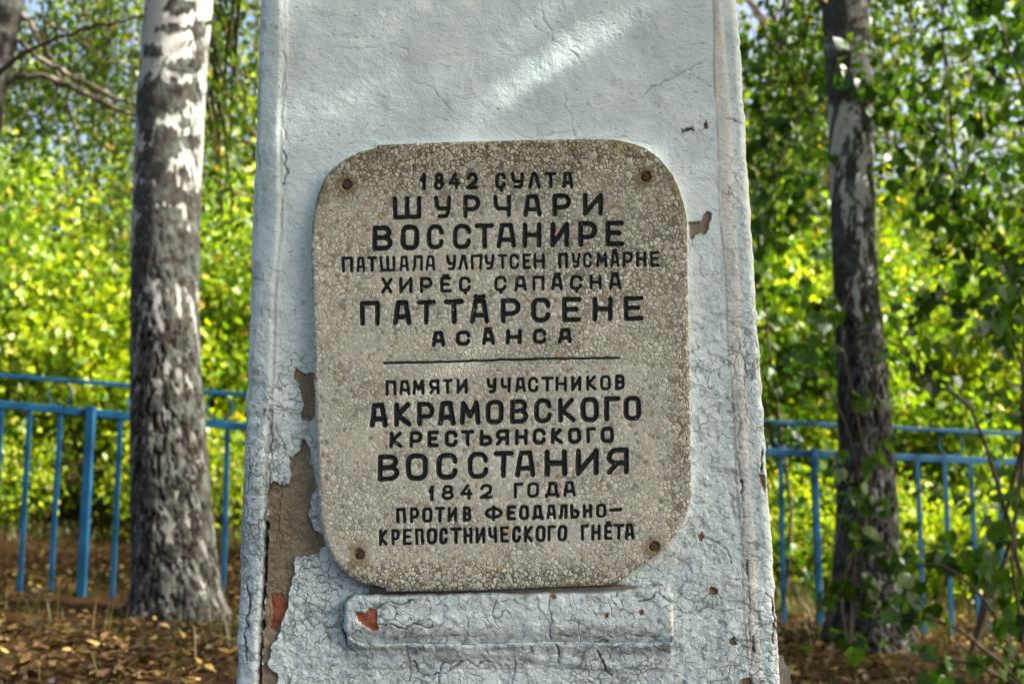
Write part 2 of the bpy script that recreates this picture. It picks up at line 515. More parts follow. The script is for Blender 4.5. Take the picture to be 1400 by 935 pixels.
def jag(pts, amp, seed, step=7):
    r = random.Random(seed)
    out = []
    for a, b in zip(pts[:-1], pts[1:]):
        n = max(1, int(math.hypot(b[0] - a[0], b[1] - a[1]) / step))
        for k in range(n):
            t = k / n
            o = amp if k else 0
            out.append((a[0] + (b[0] - a[0]) * t + r.uniform(-o, o), a[1] + (b[1] - a[1]) * t + r.uniform(-o, o)))
    out.append(pts[-1])
    return out
CRACKS = [  # (points, half width px)
    ([(372, 560), (368, 640), (364, 700), (361, 760)], .9), ([(363, 715), (360, 800), (356, 880), (353, 940)], 3.6),
    ([(384, 660), (381, 690), (378, 712), (380, 725), (386, 738)], .8), ([(424, 690), (420, 706), (425, 722), (434, 735)], .7),
    ([(700, 0), (740, 40), (752, 52), (756, 60)], .5), ([(737, 0), (746, 32), (757, 54), (790, 76), (800, 90)], .6),
    ([(882, 126), (905, 112), (925, 104), (945, 94), (962, 84)], .9), ([(906, 104), (925, 99), (946, 92)], .6),
    ([(772, 130), (775, 148), (781, 160), (788, 188)], .7), ([(700, 178), (720, 187), (750, 184), (785, 176)], .6), ([(790, 188), (820, 190), (850, 186), (890, 196)], .7),
    ([(992, 163), (1005, 167), (1016, 171), (1022, 172)], .9), ([(455, 64), (500, 64), (540, 60), (556, 66), (562, 90)], .6),
    ([(530, 10), (524, 35), (516, 55)], .5), ([(566, 110), (590, 118), (606, 138), (618, 150)], .6), ([(610, 130), (640, 134), (680, 130)], .5),
    ([(946, 326), (950, 345), (958, 352), (956, 368), (962, 380)], .8), ([(942, 330), (940, 350), (948, 372), (952, 384)], .6),
    ([(972, 740), (985, 742), (995, 752), (1000, 770)], .7), ([(973, 738), (965, 735), (961, 734)], .6), ([(1040, 612), (1044, 625), (1045, 645)], 1.6),
    ([(1041, 640), (1043, 655), (1049, 664)], 1.2), ([(1007, 610), (1010, 630), (1012, 655), (1014, 690), (1016, 730)], .7), ([(1012, 655), (1014, 674)], 1.6),
    ([(1017, 745), (1020, 775), (1024, 800), (1026, 850), (1028, 900), (1026, 940)], .7), ([(1021, 765), (1023, 785)], 1.4), ([(1030, 870), (1031, 890)], 1.4),
    ([(1000, 790), (1010, 791), (1022, 790)], .6), ([(920, 832), (940, 838), (960, 832), (1000, 833), (1018, 832)], .7),
    ([(560, 930), (561, 900), (556, 880), (558, 870)], .7), ([(600, 935), (606, 905), (640, 904), (652, 910), (666, 902), (684, 908)], .9),
    ([(566, 905), (572, 918), (590, 924), (605, 920), (618, 912), (630, 904)], 1.2), ([(706, 900), (703, 920), (700, 940)], .9),
    ([(760, 880), (766, 898), (763, 905)], 1.3), ([(818, 890), (824, 902), (828, 915), (836, 922)], 1.4), ([(828, 884), (850, 880), (885, 888)], .7),
    ([(470, 830), (468, 860), (474, 880), (484, 892)], 1.6), ([(420, 780), (450, 790), (468, 805)], .6), ([(400, 800), (420, 812), (415, 840), (430, 860)], .6),
    ([(1048, 812), (1058, 820), (1060, 850), (1056, 880)], 1.6), ([(1050, 855), (1058, 852), (1062, 872)], 1.2), ([(338, 600), (340, 640), (336, 700), (342, 730)], .8),
    ([(336, 800), (340, 830), (334, 870), (337, 905)], 1.3), ([(386, 30), (390, 90), (386, 150), (388, 240), (384, 330)], .8), ([(388, 205), (392, 235), (386, 250)], 1.4),
    ([(350, 190), (353, 225), (351, 240)], 1.0), ([(932, 176), (946, 174)], 1.2), ([(1020, 560), (1018, 500), (1010, 470)], .6), ([(1010, 560), (1012, 590), (1010, 640)], .6),
]
LEDGE = [(470, 826), (473, 816), (485, 811), (600, 808), (700, 808), (800, 806), (880, 801), (897, 796), (915, 798), (920, 812), (921, 840), (921, 872), (918, 880),
         (860, 882), (760, 880), (640, 884), (560, 882), (500, 884), (482, 876), (470, 862)]
LEDGE_CR = [([(516, 830), (530, 822), (545, 824), (566, 818)], 1.1), ([(520, 852), (535, 850), (548, 856), (556, 858), (566, 850), (575, 853), (592, 855)], 1.2),
            ([(752, 812), (750, 830), (753, 850), (752, 872)], .9), ([(683, 806), (676, 825), (674, 836), (676, 845)], .8), ([(640, 842), (640, 866)], .8), ([(576, 866), (640, 867), (660, 869), (680, 867)], .7),
            ([(872, 820), (888, 818), (895, 808), (905, 813), (918, 822)], 1.1), ([(846, 866), (880, 868), (916, 869)], .6), ([(498, 812), (502, 826)], .7), ([(760, 867), (800, 869), (850, 868)], .6),
            ([(820, 876), (830, 874), (826, 882)], 1.2), ([(546, 884), (543, 872), (552, 862)], .7)]

def build_shaft():
    ysf = np.arange(-70, 1010, 1.45)
    ys = np.concatenate([np.linspace(-1500, -75, 26), ysf, np.linspace(1015, 1275, 10)])
    s = np.linspace(0, 1, 495)
    Yg = np.repeat(ys[:, None], len(s), 1)
    L, R = Lx(Yg), Rx(Yg)
    X = L + s[None] * (R - L)
    Y = Yg
    # profile: corner borders stand proud of a sunk panel
    gl = curve(Y, [0, 300, 500, 700, 935], [389, 384, 373, 363, 354]) + 1.5 * np.sin(Y / 37.)
    gr = curve(Y, [0, 100, 250, 500, 700, 935], [975, 979, 984, 1000, 1012, 1026]) + 1.2 * np.sin(Y / 29. + 1)
    gw = curve(Y, [0, 120, 935], [9, 19, 17])
    rec = -0.0055
    tr_ = (X - gr) / gw
    h = rec * (1 - .6 * sstep(820, 1000, X)) * sstep(-9, 6, X - gl) * (1 - sstep(0, 1, tr_)) + .0012 * np.sin(np.pi * np.clip(tr_, 0, 1))
    h -= .016 * np.clip((gl - 4 - X) / 36, 0, 1) ** 1.6                  # left border falls away
    h -= .004 * sstep(.45, 1, (X - gr - gw) / np.maximum(Rx(Y) - gr - gw, 5))
    h += .0045 * (fbm(X / 120, Y / 120, 3, 3) - .5)
    h += .0022 * (fbm(X / 26, Y / 30, 21, 4) - .5)
    low = sstep(120, 760, Y + 120 * (X > gr) + 90 * sstep(900, 1040, X))
    h += .0030 * low * (1 - .8 * sstep(-6, 2, X - gr) * (1 - sstep(0, 6, X - gr - gw))) * (fbm(X / 13, Y / 11, 33, 3) - .5)
    # flaking layer steps
    fl = fbm(X / 34, Y / 30, 55, 5)
    h += .0011 * sstep(.50, .52, fl) * (.3 + low)
    f2 = fbm(X / 15, Y / 12, 155, 5) + .16 * (fbm(X / 90, Y / 80, 156, 3) - .5) * 2
    flake = sstep(.575, .60, f2) * sstep(150, 700, Y + 200 * (X > gr)) 
    h -= .0012 * flake
    # lumps below the ledge and a smear of mortar round the plaque
    dPl = sdist(X, Y, OUTLINE)
    h += .009 * np.exp(-np.clip(-dPl, 0, 99) / 7) * (dPl < 3) * (.75 + .5 * fbm(X / 20, Y / 20, 8, 2)) * (Y < 800)
    dLd = sdist(X, Y, LEDGE)
    below = np.clip(-dLd, 0, 60)
    h += .016 * np.exp(-below / 14) * (Y > 868) * (X > 475) * (X < 918) * (dLd < 4) * (.6 + .8 * fbm(X / 40, Y / 16, 12, 3))
    h += .008 * sstep(12, 0, np.abs(Y - 902 - 10 * np.sin(X / 60))) * sstep(540, 600, X) * sstep(940, 860, X) * fbm(X / 30, Y / 30, 70, 3)
    # stubs at the far right foot
    rag = 9.0 * (fbm(X / 10, Y / 10, 44, 4) - .5) + 2.2 * (fbm(X / 2.6, Y / 2.6, 45, 2) - .5)
    peel = np.zeros_like(X)
    for k, p in enumerate(PATCHES):
        d = sdist(X, Y, p) + rag
        peel = np.maximum(peel, np.clip(.5 + d / 4, 0, 1))
    h -= .0058 * sstep(.35, .65, peel)
    h += .0012 * np.exp(-((peel - .3) / .16) ** 2) * (peel > 0.02)      # lifted rim of the coat
    brick = np.full(X.shape, -1, int)
    for k, p in enumerate(BRICKS):
        d = sdist(X, Y, p) + .7 * rag
        brick[d > 0] = k
        h -= .0022 * sstep(-.8, .8, d)
    cr = np.zeros_like(X)
    wob = 7.0 * (fbm(X / 9, Y / 9, 90, 4) - .5), 7.0 * (fbm(X / 9, Y / 9, 91, 4) - .5)
    Xw, Yw = X + wob[0], Y + wob[1]
    for k, (pts, hw) in enumerate(CRACKS):
        pp = jag(pts, 1.8 if hw < 3 else .4, k)
        q = np.array(pp)
        m_ = (X > q[:, 0].min() - 8) & (X < q[:, 0].max() + 8) & (Y > q[:, 1].min() - 8) & (Y < q[:, 1].max() + 8)
        d = seg_dist(Xw[m_], Yw[m_], pp) if hw < 3 else seg_dist(X[m_], Y[m_] , pp)
        wv = hw * (-.1 + 1.1 * fbm(X[m_] / 9, Y[m_] / 9, 60 + k, 2)) + .05
        c = sstep(wv + 1.0, wv - .5, d) * np.clip((.12 if pts[0][1] < 500 else .40) + hw * .38, 0, 1)
        cr[m_] = np.maximum(cr[m_], c)
        h[m_] -= c * (.0010 + .0022 * hw)
    cream = sstep(-3, 2, X - gr) * (1 - sstep(-3, 2, X - gr - gw)) * (.55 + .7 * fbm(X / 12, Y / 40, 77, 3))
    cream = np.clip(cream, 0, 1) * sstep(-40, 30, Y)
    darken = .9 * sstep(4, 0, np.abs(X - gl)) * fbm(X / 6, Y / 60, 79, 3)  # left groove wall darkened: crack and shading painted into the colour
    darken = np.maximum(darken, .6 * sstep(2.4, .3, np.abs(X - gr + 1)) * sstep(.25, .6, fbm(X / 6, Y / 50, 78, 3)))  # thin dark line marking the right bevel
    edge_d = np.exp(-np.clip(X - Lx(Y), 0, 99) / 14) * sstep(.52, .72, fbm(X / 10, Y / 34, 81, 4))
    darken = np.maximum(darken, .55 * edge_d)
    darken = np.maximum(darken, .65 * np.exp(-np.clip(-dPl, 0, 99) / 4) * sstep(700, 770, Y) * (dPl < 4))  # darker rim round the lower part of the plaque
    darken = np.maximum(darken, .8 * sstep(.70, .80, fbm(X / 9, Y / 7, 83, 4)) * sstep(350, 900, Y) * .8)
    crm2 = np.maximum(cream, .75 * sstep(4, 1, np.abs(X - Rx(Y) + 2)) )
    # rough silhouette
    Xe = X + 2.4 * (fbm(Y / 16, X * 0 + 3, 95, 4) - .5) * (s[None] > .97) * 2 + 2.4 * (fbm(Y / 20, X * 0 + 9, 96, 4) - .5) * (s[None] < .03) * 2
    V = face_pt(Xe, Y, h)
    # rounding of the corners and the three other faces
    rr = .012
    dl = (X - L) * PX; dr = (R - X) * PX
    for dd in (dl, dr):
        a = np.clip(1 - dd / rr, 0, 1)
        V = V - (rr * (1 - np.sqrt(np.clip(1 - a * a, 0, 1))))[..., None] * N_
    depth = (V[:, -1, 0] - V[:, 0, 0])
    nr = len(ys)
    taper = (V[:, 0, 2] - BASE[2]) * .022
    def sidecols(e, sign):
        cols = []
        for q in np.linspace(.02, 1, 22):
            p = e.copy(); p[:, 1] = e[:, 1] + q * (depth - .0)
            p[:, 0] = e[:, 0] - sign * 0 + .003 * (fbm(q * 30 + 0 * e[:, 2], e[:, 2] * 20, 61, 3) - .5)
            cols.append(p)
        return cols
    left = sidecols(V[:, 0], -1); right = sidecols(V[:, -1], 1)
    back = []
    for q in np.linspace(.06, .94, 8):
        back.append(right[-1] * (1 - q) + left[-1] * q)
    allv = np.concatenate([V] + [c[:, None] for c in right] + [c[:, None] for c in back] + [c[:, None] for c in left[::-1]], 1)
    nc = allv.shape[1]; ns = len(s)
    ext = lambda A, v=0.0: np.concatenate([A, np.full((nr, nc - ns), v)], 1)
    At = {'peel': ext(peel), 'crack': ext(cr), 'cream': ext(crm2), 'flake': ext(flake), 'darken': ext(darken), 'low': np.concatenate([low, np.repeat(low[:, -1:], nc - ns, 1)], 1)}
    i = np.arange(nr - 1)[:, None] * nc; j = np.arange(nc)[None]; j2 = (j + 1) % nc
    F = np.stack([i + j, i + nc + j, i + nc + j2, i + j2], -1)
    fb = np.full((nr - 1, nc), -1)
    fb[:, :ns - 1] = brick[:-1, :-1]
    fb = fb.reshape(-1); F = F.reshape(-1, 4)
    Vf = allv.reshape(-1, 3)
    At = {k: v.reshape(-1) for k, v in At.items()}
    # bare patch faces form parts of their own
    pid = np.full((nr - 1, nc), -1)
    for k, p in enumerate(PATCHES[:3]):
        d = sdist(X, Y, p) + rag
        pid[:, :ns - 1][(d > 0)[:-1, :-1]] = k
    pid = pid.reshape(-1); pid[fb >= 0] = -1
    # pyramid cap
    top = np.arange(nc)
    ap = Vf[:nc].mean(0) + np.array([0, 0, .38])
    Vc = np.vstack([Vf, ap[None]])
    At = {k: np.append(v, 0) for k, v in At.items()}
    cap = np.stack([top, (top + 1) % nc, np.full(nc, len(Vf)), np.full(nc, len(Vf))], -1)
    me = submesh('shaft', Vc, F, (fb < 0) & (pid < 0), At, True, PAINT, BASE)
    link('shaft', me, obelisk)
    # cap as triangles
    tri = cap[:, :3]
    idx, inv = np.unique(tri, return_inverse=True)
    link('pyramid_cap', mesh_np('pyramid_cap', Vc[idx] - BASE, inv.reshape(tri.shape), {k: v[idx] for k, v in At.items()}, False, PAINT), obelisk)
    for k in range(3):
        o = link('bare_mortar_patch', submesh('bare_mortar_patch', Vc, F, pid == k, At, True, PAINT, BASE), obelisk)
        o['label'] = ['small brown bare patch beside the plaque', 'long bare mortar patch where plaster has fallen at the lower left', 'small bare mortar patch to the right of the plaque'][k]
    for k in range(len(BRICKS)):
        if (fb == k).any():
            link('exposed_brick', submesh('exposed_brick', Vc, F, fb == k, At, True, BRICK, BASE), obelisk)
    return ys

OUTLINE = [(518, 203), (570, 201), (620, 199), (690, 197), (760, 195.5), (800, 195), (835, 195.5), (850, 198), (868, 203), (882, 208), (896, 218), (908, 231), (918, 244), (926, 262), (933, 284), (937, 305), (937.5, 340), (938, 400),
           (940, 500), (941, 560), (942, 620), (943, 665), (941, 688), (935, 708), (925, 726), (912, 742), (897, 757), (880, 769), (864, 779), (854, 787), (846, 797), (820, 799), (760, 801), (700, 804), (640, 806), (580, 807), (531, 807),
           (528, 802), (512, 799), (494, 794), (480, 787), (468, 777), (458, 764), (450, 747), (444, 728), (440, 705), (438, 670), (436, 620), (434, 560), (432, 500), (430, 440), (428.5, 380), (428, 330), (430, 305), (434, 282), (439, 265), (446, 249), (456, 236), (468, 226), (482, 218), (498, 211), (517, 207)]

# ---- stroke lettering
def arc(cx, cy, rx, ry, a0, a1, n=9):
    return [(cx + rx * math.cos(math.radians(a0 + (a1 - a0) * k / n)), cy + ry * math.sin(math.radians(a0 + (a1 - a0) * k / n))) for k in range(n + 1)]
def rrect():
    r = .34
    return arc(1 - r, 1 - r * .8, r, r * .8, 90, 0, 4) + arc(1 - r, r * .8, r, r * .8, 0, -90, 4) + arc(r, r * .8, r, r * .8, -90, -180, 4) + arc(r, 1 - r * .8, r, r * .8, 180, 90, 4) + [(1 - r, 1)]
def cee():
    r = .38
    return [(1, .74)] + arc(1 - r, 1 - r * .75, r, r * .75, 0, 90, 4) + arc(r, 1 - r * .75, r, r * .75, 90, 180, 4) + arc(r, r * .75, r, r * .75, 180, 270, 4) + arc(1 - r, r * .75, r, r * .75, -90, 0, 4) + [(1, .27)]
def bowl(y0, y1, x1=1.0):
    ym = (y0 + y1) / 2; ry = (y1 - y0) / 2; rx = min(.42, x1)
    return [(0, y1), (x1 - rx, y1)] + arc(x1 - rx, ym, rx, ry, 90, -90, 8) + [(0, y0)]
GL = {
    '1': [[(.55, 0), (.55, 1), (0, .62)]],
    '8': [arc(.5, .75, .40, .25, 0, 360, 12), arc(.5, .26, .5, .27, 0, 360, 12)],
    '4': [[(.62, 1), (0, .34), (1, .34)], [(.78, .62), (.78, 0)]],
    '2': [[(.04, .72)] + arc(.5, .70, .46, .30, 170, 0, 6) + [(.85, .45), (.02, .03), (1, .03)]],
    'Ç': [cee(), [(.55, 0), (.60, -.22)]],
    'С': [cee()],
    'У': [[(0, 1), (.08, .55), (.22, .42), (.90, .42)], [(1, 1), (.88, .2), (.74, .02), (.25, 0)]],
    'Λ': [[(0, 0), (.36, 1), (.64, 1), (1, 0)]],
    'Л': [[(0, 0), (.16, .3), (.2, 1), (1, 1), (1, 0)]],
    'Т': [[(0, 1), (1, 1)], [(.5, 1), (.5, 0)]],
    'А': [[(0, 0), (.22, 1), (.78, 1), (1, 0)], [(.12, .30), (.88, .30)]],
    'Ш': [[(0, 1), (.02, 0), (1, 0), (1, 1)], [(.5, 1), (.5, 0)]],
    'Р': [[(0, 0), (0, 1)], bowl(.36, 1)],
    'Ч': [[(0, 1), (.04, .5), (.25, .36), (1, .36)], [(1, 1), (1, 0)]],
    'И': [[(0, 1), (0, 0), (1, 1), (1, 0)]],
    'В': [[(0, 0), (0, 1)], bowl(.52, 1, .92), bowl(0, .52)],
    'О': [rrect()],
    'Н': [[(0, 0), (0, 1)], [(1, 0), (1, 1)], [(0, .5), (1, .5)]],
    'Е': [[(1, 1), (0, 1), (0, 0), (1, 0)], [(0, .52), (.8, .52)]],
    'П': [[(0, 0), (0, 1), (1, 1), (1, 0)]],
    'Х': [[(0, 1), (1, 0)], [(1, 1), (0, 0)]],
    'М': [[(0, 0), (.08, 1), (.5, .32), (.92, 1), (1, 0)]],
    'Я': [[(1, 0), (1, 1)], [(1 - x, y) for x, y in bowl(.42, 1)], [(.45, .42), (0, 0)]],
    'К': [[(0, 0), (0, 1)], [(.9, 1), (.1, .48), (1, 0)]],
    'Ь': [[(0, 1), (0, 0)], bowl(0, .55)],
    'Г': [[(0, 0), (0, 1), (1, 1)]],
    'Д': [[(.16, .08), (.28, 1), (.80, 1), (.86, .08)], [(0, -.06), (.02, .08), (1, .08), (1, -.06)]],
    'Ф': [[(.5, -.06), (.5, 1.04)], arc(.5, .52, .5, .36, 0, 360, 14)],
    '-': [[(0, .52), (1, .58)]],
}
GL['Ă'] = GL['А'] + [[(.25, 1.24), (.5, 1.19), (.75, 1.24)]]
GL['Ĕ'] = GL['Е'] + [[(.22, 1.24), (.5, 1.19), (.78, 1.24)]]
GL['Ё'] = GL['Е'] + [[(.28, 1.22), (.29, 1.22)], [(.72, 1.22), (.73, 1.22)]]
def line(s, ox, oy, sc_, yl, yr, hw):
    """(glyph, x0, x1) in crop pixels -> photo pixels; yl, yr: top and bottom at both ends"""
    g = [(c, ox + a * sc_, ox + b * sc_) for c, a, b in s]
    xa, xb = g[0][1], g[-1][2]
    return g, xa, xb, [oy + v * sc_ for v in yl], [oy + v * sc_ for v in yr], hw
TEXT = [
    line([('1', 290, 335), ('8', 365, 420), ('4', 440, 505), ('2', 535, 600), ('Ç', 688, 745), ('У', 772, 842), ('Λ', 862, 928), ('Т', 948, 1013), ('А', 1040, 1100)], 500, 230, .2571, (45, 137), (38, 125), 2.9),
    line([('Ш', 148, 300), ('У', 365, 460), ('Р', 520, 610), ('Ч', 678, 772), ('А', 835, 932), ('Р', 990, 1088), ('И', 1150, 1255)], 500, 230, .2571, (168, 290), (150, 270), 3.6),
    line([('В', 42, 150), ('О', 190, 288), ('С', 328, 418), ('С', 465, 562), ('Т', 580, 685), ('А', 695, 800), ('Н', 832, 932), ('И', 978, 1078), ('Р', 1125, 1225), ('Е', 1268, 1368)], 500, 230, .2571, (322, 455), (295, 430), 3.9),
    line([('П', 58, 150), ('А', 175, 255), ('Т', 265, 350), ('Ш', 370, 500), ('А', 530, 612), ('Л', 635, 725), ('А', 745, 830), ('У', 918, 1000), ('Λ', 1018, 1100), ('П', 1120, 1215), ('У', 1232, 1315),
          ('Т', 1340, 1422), ('С', 1437, 1519), ('Е', 1545, 1614), ('Н', 1636, 1730), ('П', 1840, 1920), ('У', 1948, 2022), ('С', 2044, 2122), ('М', 2152, 2245), ('Ă', 2268, 2345), ('Р', 2370, 2455), ('Н', 2480, 2565), ('Е', 2595, 2675)],
         460, 340, .1643, (90, 220), (44, 172), 2.35),
    line([('Х', 380, 475), ('И', 530, 640), ('Р', 700, 805), ('Ĕ', 870, 962), ('Ç', 1020, 1120), ('Ç', 1312, 1415), ('А', 1475, 1580), ('П', 1625, 1728), ('Ă', 1780, 1880), ('Ç', 1935, 2040), ('Н', 2098, 2198), ('Ă', 2255, 2360)],
         460, 340, .1643, (262, 395), (236, 358), 2.6),
    line([('П', 48, 140), ('А', 200, 285), ('Т', 308, 400), ('Т', 435, 530), ('Ă', 555, 645), ('Р', 698, 790), ('С', 838, 928), ('Е', 982, 1070), ('Н', 1122, 1215), ('Е', 1265, 1360)], 480, 400, .2929, (50, 166), (25, 142), 4.0),
    line([('А', 378, 442), ('С', 490, 558), ('Ă', 610, 672), ('Н', 722, 795), ('С', 845, 910), ('А', 962, 1028)], 480, 400, .2929, (188, 262), (174, 246), 3.3),
    line([('П', 105, 160), ('А', 172, 230), ('М', 240, 300), ('Я', 322, 375), ('Т', 388, 442), ('И', 458, 515), ('У', 610, 660), ('Ч', 678, 730), ('А', 750, 805), ('С', 815, 868), ('Т', 880, 945), ('Н', 952, 1010), ('И', 1030, 1082), ('К', 1105, 1158), ('О', 1175, 1230), ('В', 1250, 1300)],
         500, 510, .2714, (45, 121), (15, 92), 2.6),
    line([('А', 25, 115), ('К', 148, 235), ('Р', 262, 350), ('А', 365, 455), ('М', 475, 578), ('О', 605, 695), ('В', 725, 818), ('С', 845, 935), ('К', 965, 1055), ('О', 1078, 1168), ('Г', 1195, 1278), ('О', 1292, 1380)], 500, 510, .2714, (158, 280), (119, 245), 4.0),
    line([('К', 125, 192), ('Р', 225, 290), ('Е', 315, 372), ('С', 400, 465), ('Т', 480, 550), ('Ь', 575, 638), ('Я', 655, 722), ('Н', 750, 815), ('С', 838, 905), ('К', 930, 990), ('О', 1015, 1080), ('Г', 1105, 1158), ('О', 1178, 1245)],
         500, 510, .2714, (300, 383), (274, 356), 3.1),
    line([('В', 68, 180), ('О', 212, 325), ('С', 368, 478), ('С', 528, 635), ('Т', 660, 765), ('А', 770, 878), ('Н', 922, 1038), ('И', 1082, 1200), ('Я', 1240, 1355)], 500, 605, .2643, (65, 205), (28, 167), 4.2),
    line([('1', 328, 362), ('8', 392, 460), ('4', 490, 555), ('2', 590, 658), ('Г', 765, 815), ('О', 832, 895), ('Д', 925, 1000), ('А', 1018, 1082)], 500, 605, .2643, (222, 302), (200, 280), 2.6),
    line([('П', 128, 180), ('Р', 200, 250), ('О', 265, 320), ('Т', 333, 385), ('И', 398, 450), ('В', 478, 525), ('Ф', 592, 690), ('Е', 710, 760), ('О', 775, 828), ('Д', 842, 905), ('А', 918, 972), ('Л', 985, 1030), ('Ь', 1045, 1095), ('Н', 1110, 1160), ('О', 1180, 1235), ('-', 1250, 1318)],
         510, 680, .2571, (55, 138), (30, 105), 2.6),
    line([('К', 38, 85), ('Р', 103, 150), ('Е', 163, 212), ('П', 228, 275), ('О', 290, 345), ('С', 355, 400), ('Т', 412, 475), ('Н', 482, 530), ('И', 545, 598), ('Ч', 612, 660), ('Е', 675, 725), ('С', 740, 785), ('К', 800, 850), ('О', 862, 915), ('Г', 925, 970), ('О', 978, 1028),
          ('Г', 1100, 1145), ('Н', 1155, 1205), ('Ё', 1222, 1268), ('Т', 1270, 1330), ('А', 1330, 1382)], 510, 680, .2571, (168, 256), (136, 222), 2.6),
]

def build_plaque():
    g = 1.15
    xs = np.arange(424, 948, g); ys = np.arange(190, 812, g)
    X, Y = np.meshgrid(xs, ys)
    D = sdist(X, Y, OUTLINE)
    D[D < -900] = 60 * 0 + np.where(True, 60, 60)
    D = D.copy()
    # interior beyond the 30 px box still gets a true distance from sdist's box, so only fix the far outside
    D = np.where(inside(X, Y, OUTLINE), np.abs(D), -np.abs(D))
    ink = np.full(X.shape, -9.0); lid = np.full(X.shape, -1, int)
    nl = 0
    rr = random.Random(3)
    wx = 1.1 * (fbm(X / 9, Y / 9, 2, 2) - .5); wy = 1.1 * (fbm(X / 9, Y / 9, 4, 2) - .5)
    for gls, xa, xb, yl, yr, hw in TEXT:
        for c, x0, x1 in gls:
            xm = (x0 + x1) / 2; t = (xm - xa) / (xb - xa)
            yt = yl[0] + (yr[0] - yl[0]) * t; yb = yl[1] + (yr[1] - yl[1]) * t
            sl = (yr[1] - yl[1]) / (xb - xa)
            if (x1 - x0) > 2.4 * hw:
                a0, a1 = x0 + hw * .85, x1 - hw * .85
            else:
                a0, a1 = x0 + hw * .5, x1 - hw * .5
            b0, b1 = yb - hw * .85, yt + hw * .85
            sh = rr.uniform(-.6, .6)
            lm = (X > x0 - 7) & (X < x1 + 7) & (Y > yt - 13) & (Y < yb + 13)
            xx, yy = X[lm] + wx[lm], Y[lm] + wy[lm]
            d = np.full(xx.shape, 1e9)
            for st in GL[c]:
                pts = []
                for u, v in st:
                    px = a0 + u * (a1 - a0) - sh * (v - .5)
                    py = b0 + v * (b1 - b0) + sl * (px - xm)
                    pts.append((px, py))
                d = np.minimum(d, seg_dist(xx, yy, pts))
            k = hw * rr.uniform(.80, .92) - d
            cur = ink[lm]; cl = lid[lm]
            better = k > cur
            cur[better] = k[better]
            cl[better & (k > -.9)] = nl
            ink[lm] = cur; lid[lm] = cl
            nl += 1
    d = seg_dist(X + wx, Y + 1.5 * wy, [(527, 498.5), (600, 497.2), (690, 494), (760, 492.5), (845, 491.5)])
    k = 1.75 - d
    m_ = k > ink
    ink = np.where(m_, k, ink); lid[m_ & (k > -.9)] = nl
    rule_id = nl
    # surface
    top = sstep(330, 215, Y + 30 * (fbm(X / 60, Y / 60, 6) - .5)) ; bot = sstep(745, 790, Y); rgt = sstep(880, 935, X) * .7
    cen = .12 + .75 * (fbm(X / 70, Y / 60, 19, 3) - .35) + .35 * sstep(620, 840, X) * (Y < 500)
    coarse = np.clip(np.maximum(np.maximum(top, .8 * bot), np.maximum(rgt, cen)) * 1.0, 0, 1)
    stain = np.zeros_like(X)
    f_ = fbm(X / 10, Y / 10, 14, 4)
    e_ = np.exp(-np.clip(D, 0, 99) / 15)
    stain = e_ * sstep(.34, .56, f_) * (sstep(360, 250, Y) * (.55 + .45 * ((X < 520) | (X > 830))) )
    for bx, by in ((476, 256), (880, 245), (492, 756), (892, 746)):
        stain = np.maximum(stain, .8 * sstep(22, 6, np.hypot(X - bx, (Y - by - 4) * .8) + 12 * (f_ - .5)))
    stain = np.maximum(stain, .55 * sstep(.66, .76, fbm(X / 7, Y / 7, 24, 3)) * sstep(330, 240, Y))
    h = .020 + .0008 * (fbm(X / 60, Y / 60, 71, 3) - .5) + .0011 * coarse * (fbm(X / 4, Y / 4, 72, 2) - .5) + .0004 * (fbm(X / 3, Y / 3, 74, 2) - .5)
    h += -.0045 * (1 - sstep(-1, 5, D)) * .7
    h -= .0026 * np.clip((ink + .5) / 2.6, 0, 1) ** .8 * (lid >= 0)
    h = np.maximum(h, .010)
    # drilled bolt holes
    for bx, by in ((476, 257), (881, 246), (493, 757), (893, 747)):
        h -= .006 * sstep(8, 6, np.hypot(X - bx, Y - by))
    ins = D > -g * .2
    fin = ins[:-1, :-1] & ins[1:, :-1] & ins[:-1, 1:] & ins[1:, 1:]
    # pull the border vertices onto the outline
    used = np.zeros_like(ins)
    for a, b in ((0, 0), (1, 0), (0, 1), (1, 1)):
        used[a:used.shape[0] - 1 + a, b:used.shape[1] - 1 + b] |= fin
    cnt = np.zeros(X.shape, int)
    for a, b in ((0, 0), (1, 0), (0, 1), (1, 1)):
        cnt[a:X.shape[0] - 1 + a, b:X.shape[1] - 1 + b] += fin
    border = used & (cnt < 4)
    ol = np.array(smooth_closed(OUTLINE))
    bi = np.argwhere(border)
    Xs, Ys = X.copy(), Y.copy()
    for q in range(0, len(bi), 500):
        b = bi[q:q + 500]
        px = X[b[:, 0], b[:, 1]]; py = Y[b[:, 0], b[:, 1]]
        dd = (px[:, None] - ol[None, :, 0]) ** 2 + (py[:, None] - ol[None, :, 1]) ** 2
        k = dd.argmin(1)
        Xs[b[:, 0], b[:, 1]] = ol[k, 0]; Ys[b[:, 0], b[:, 1]] = ol[k, 1]
    V = face_pt(Xs, Ys, h)
    nr, nc = X.shape
    i = np.arange(nr - 1)[:, None] * nc; j = np.arange(nc - 1)[None]
    F = np.stack([i + j, i + nc + j, i + nc + j + 1, i + j + 1], -1)
    fl = lid[:-1, :-1].copy()
    F = F[fin]; fl = fl[fin]
    Vf = V.reshape(-1, 3)
    # side wall: boundary edges pushed back
    back = face_pt(Xs, Ys, np.full(X.shape, -.02)).reshape(-1, 3)
    edges = {}
    E = np.concatenate([F[:, [0, 1]], F[:, [1, 2]], F[:, [2, 3]], F[:, [3, 0]]])
    key = np.sort(E, 1); kk = key[:, 0].astype(np.int64) * 10 ** 7 + key[:, 1]
    u, inv, c = np.unique(kk, return_inverse=True, return_counts=True)
    be = E[c[inv] == 1]
    nV = len(Vf)
    Va = np.vstack([Vf, back])
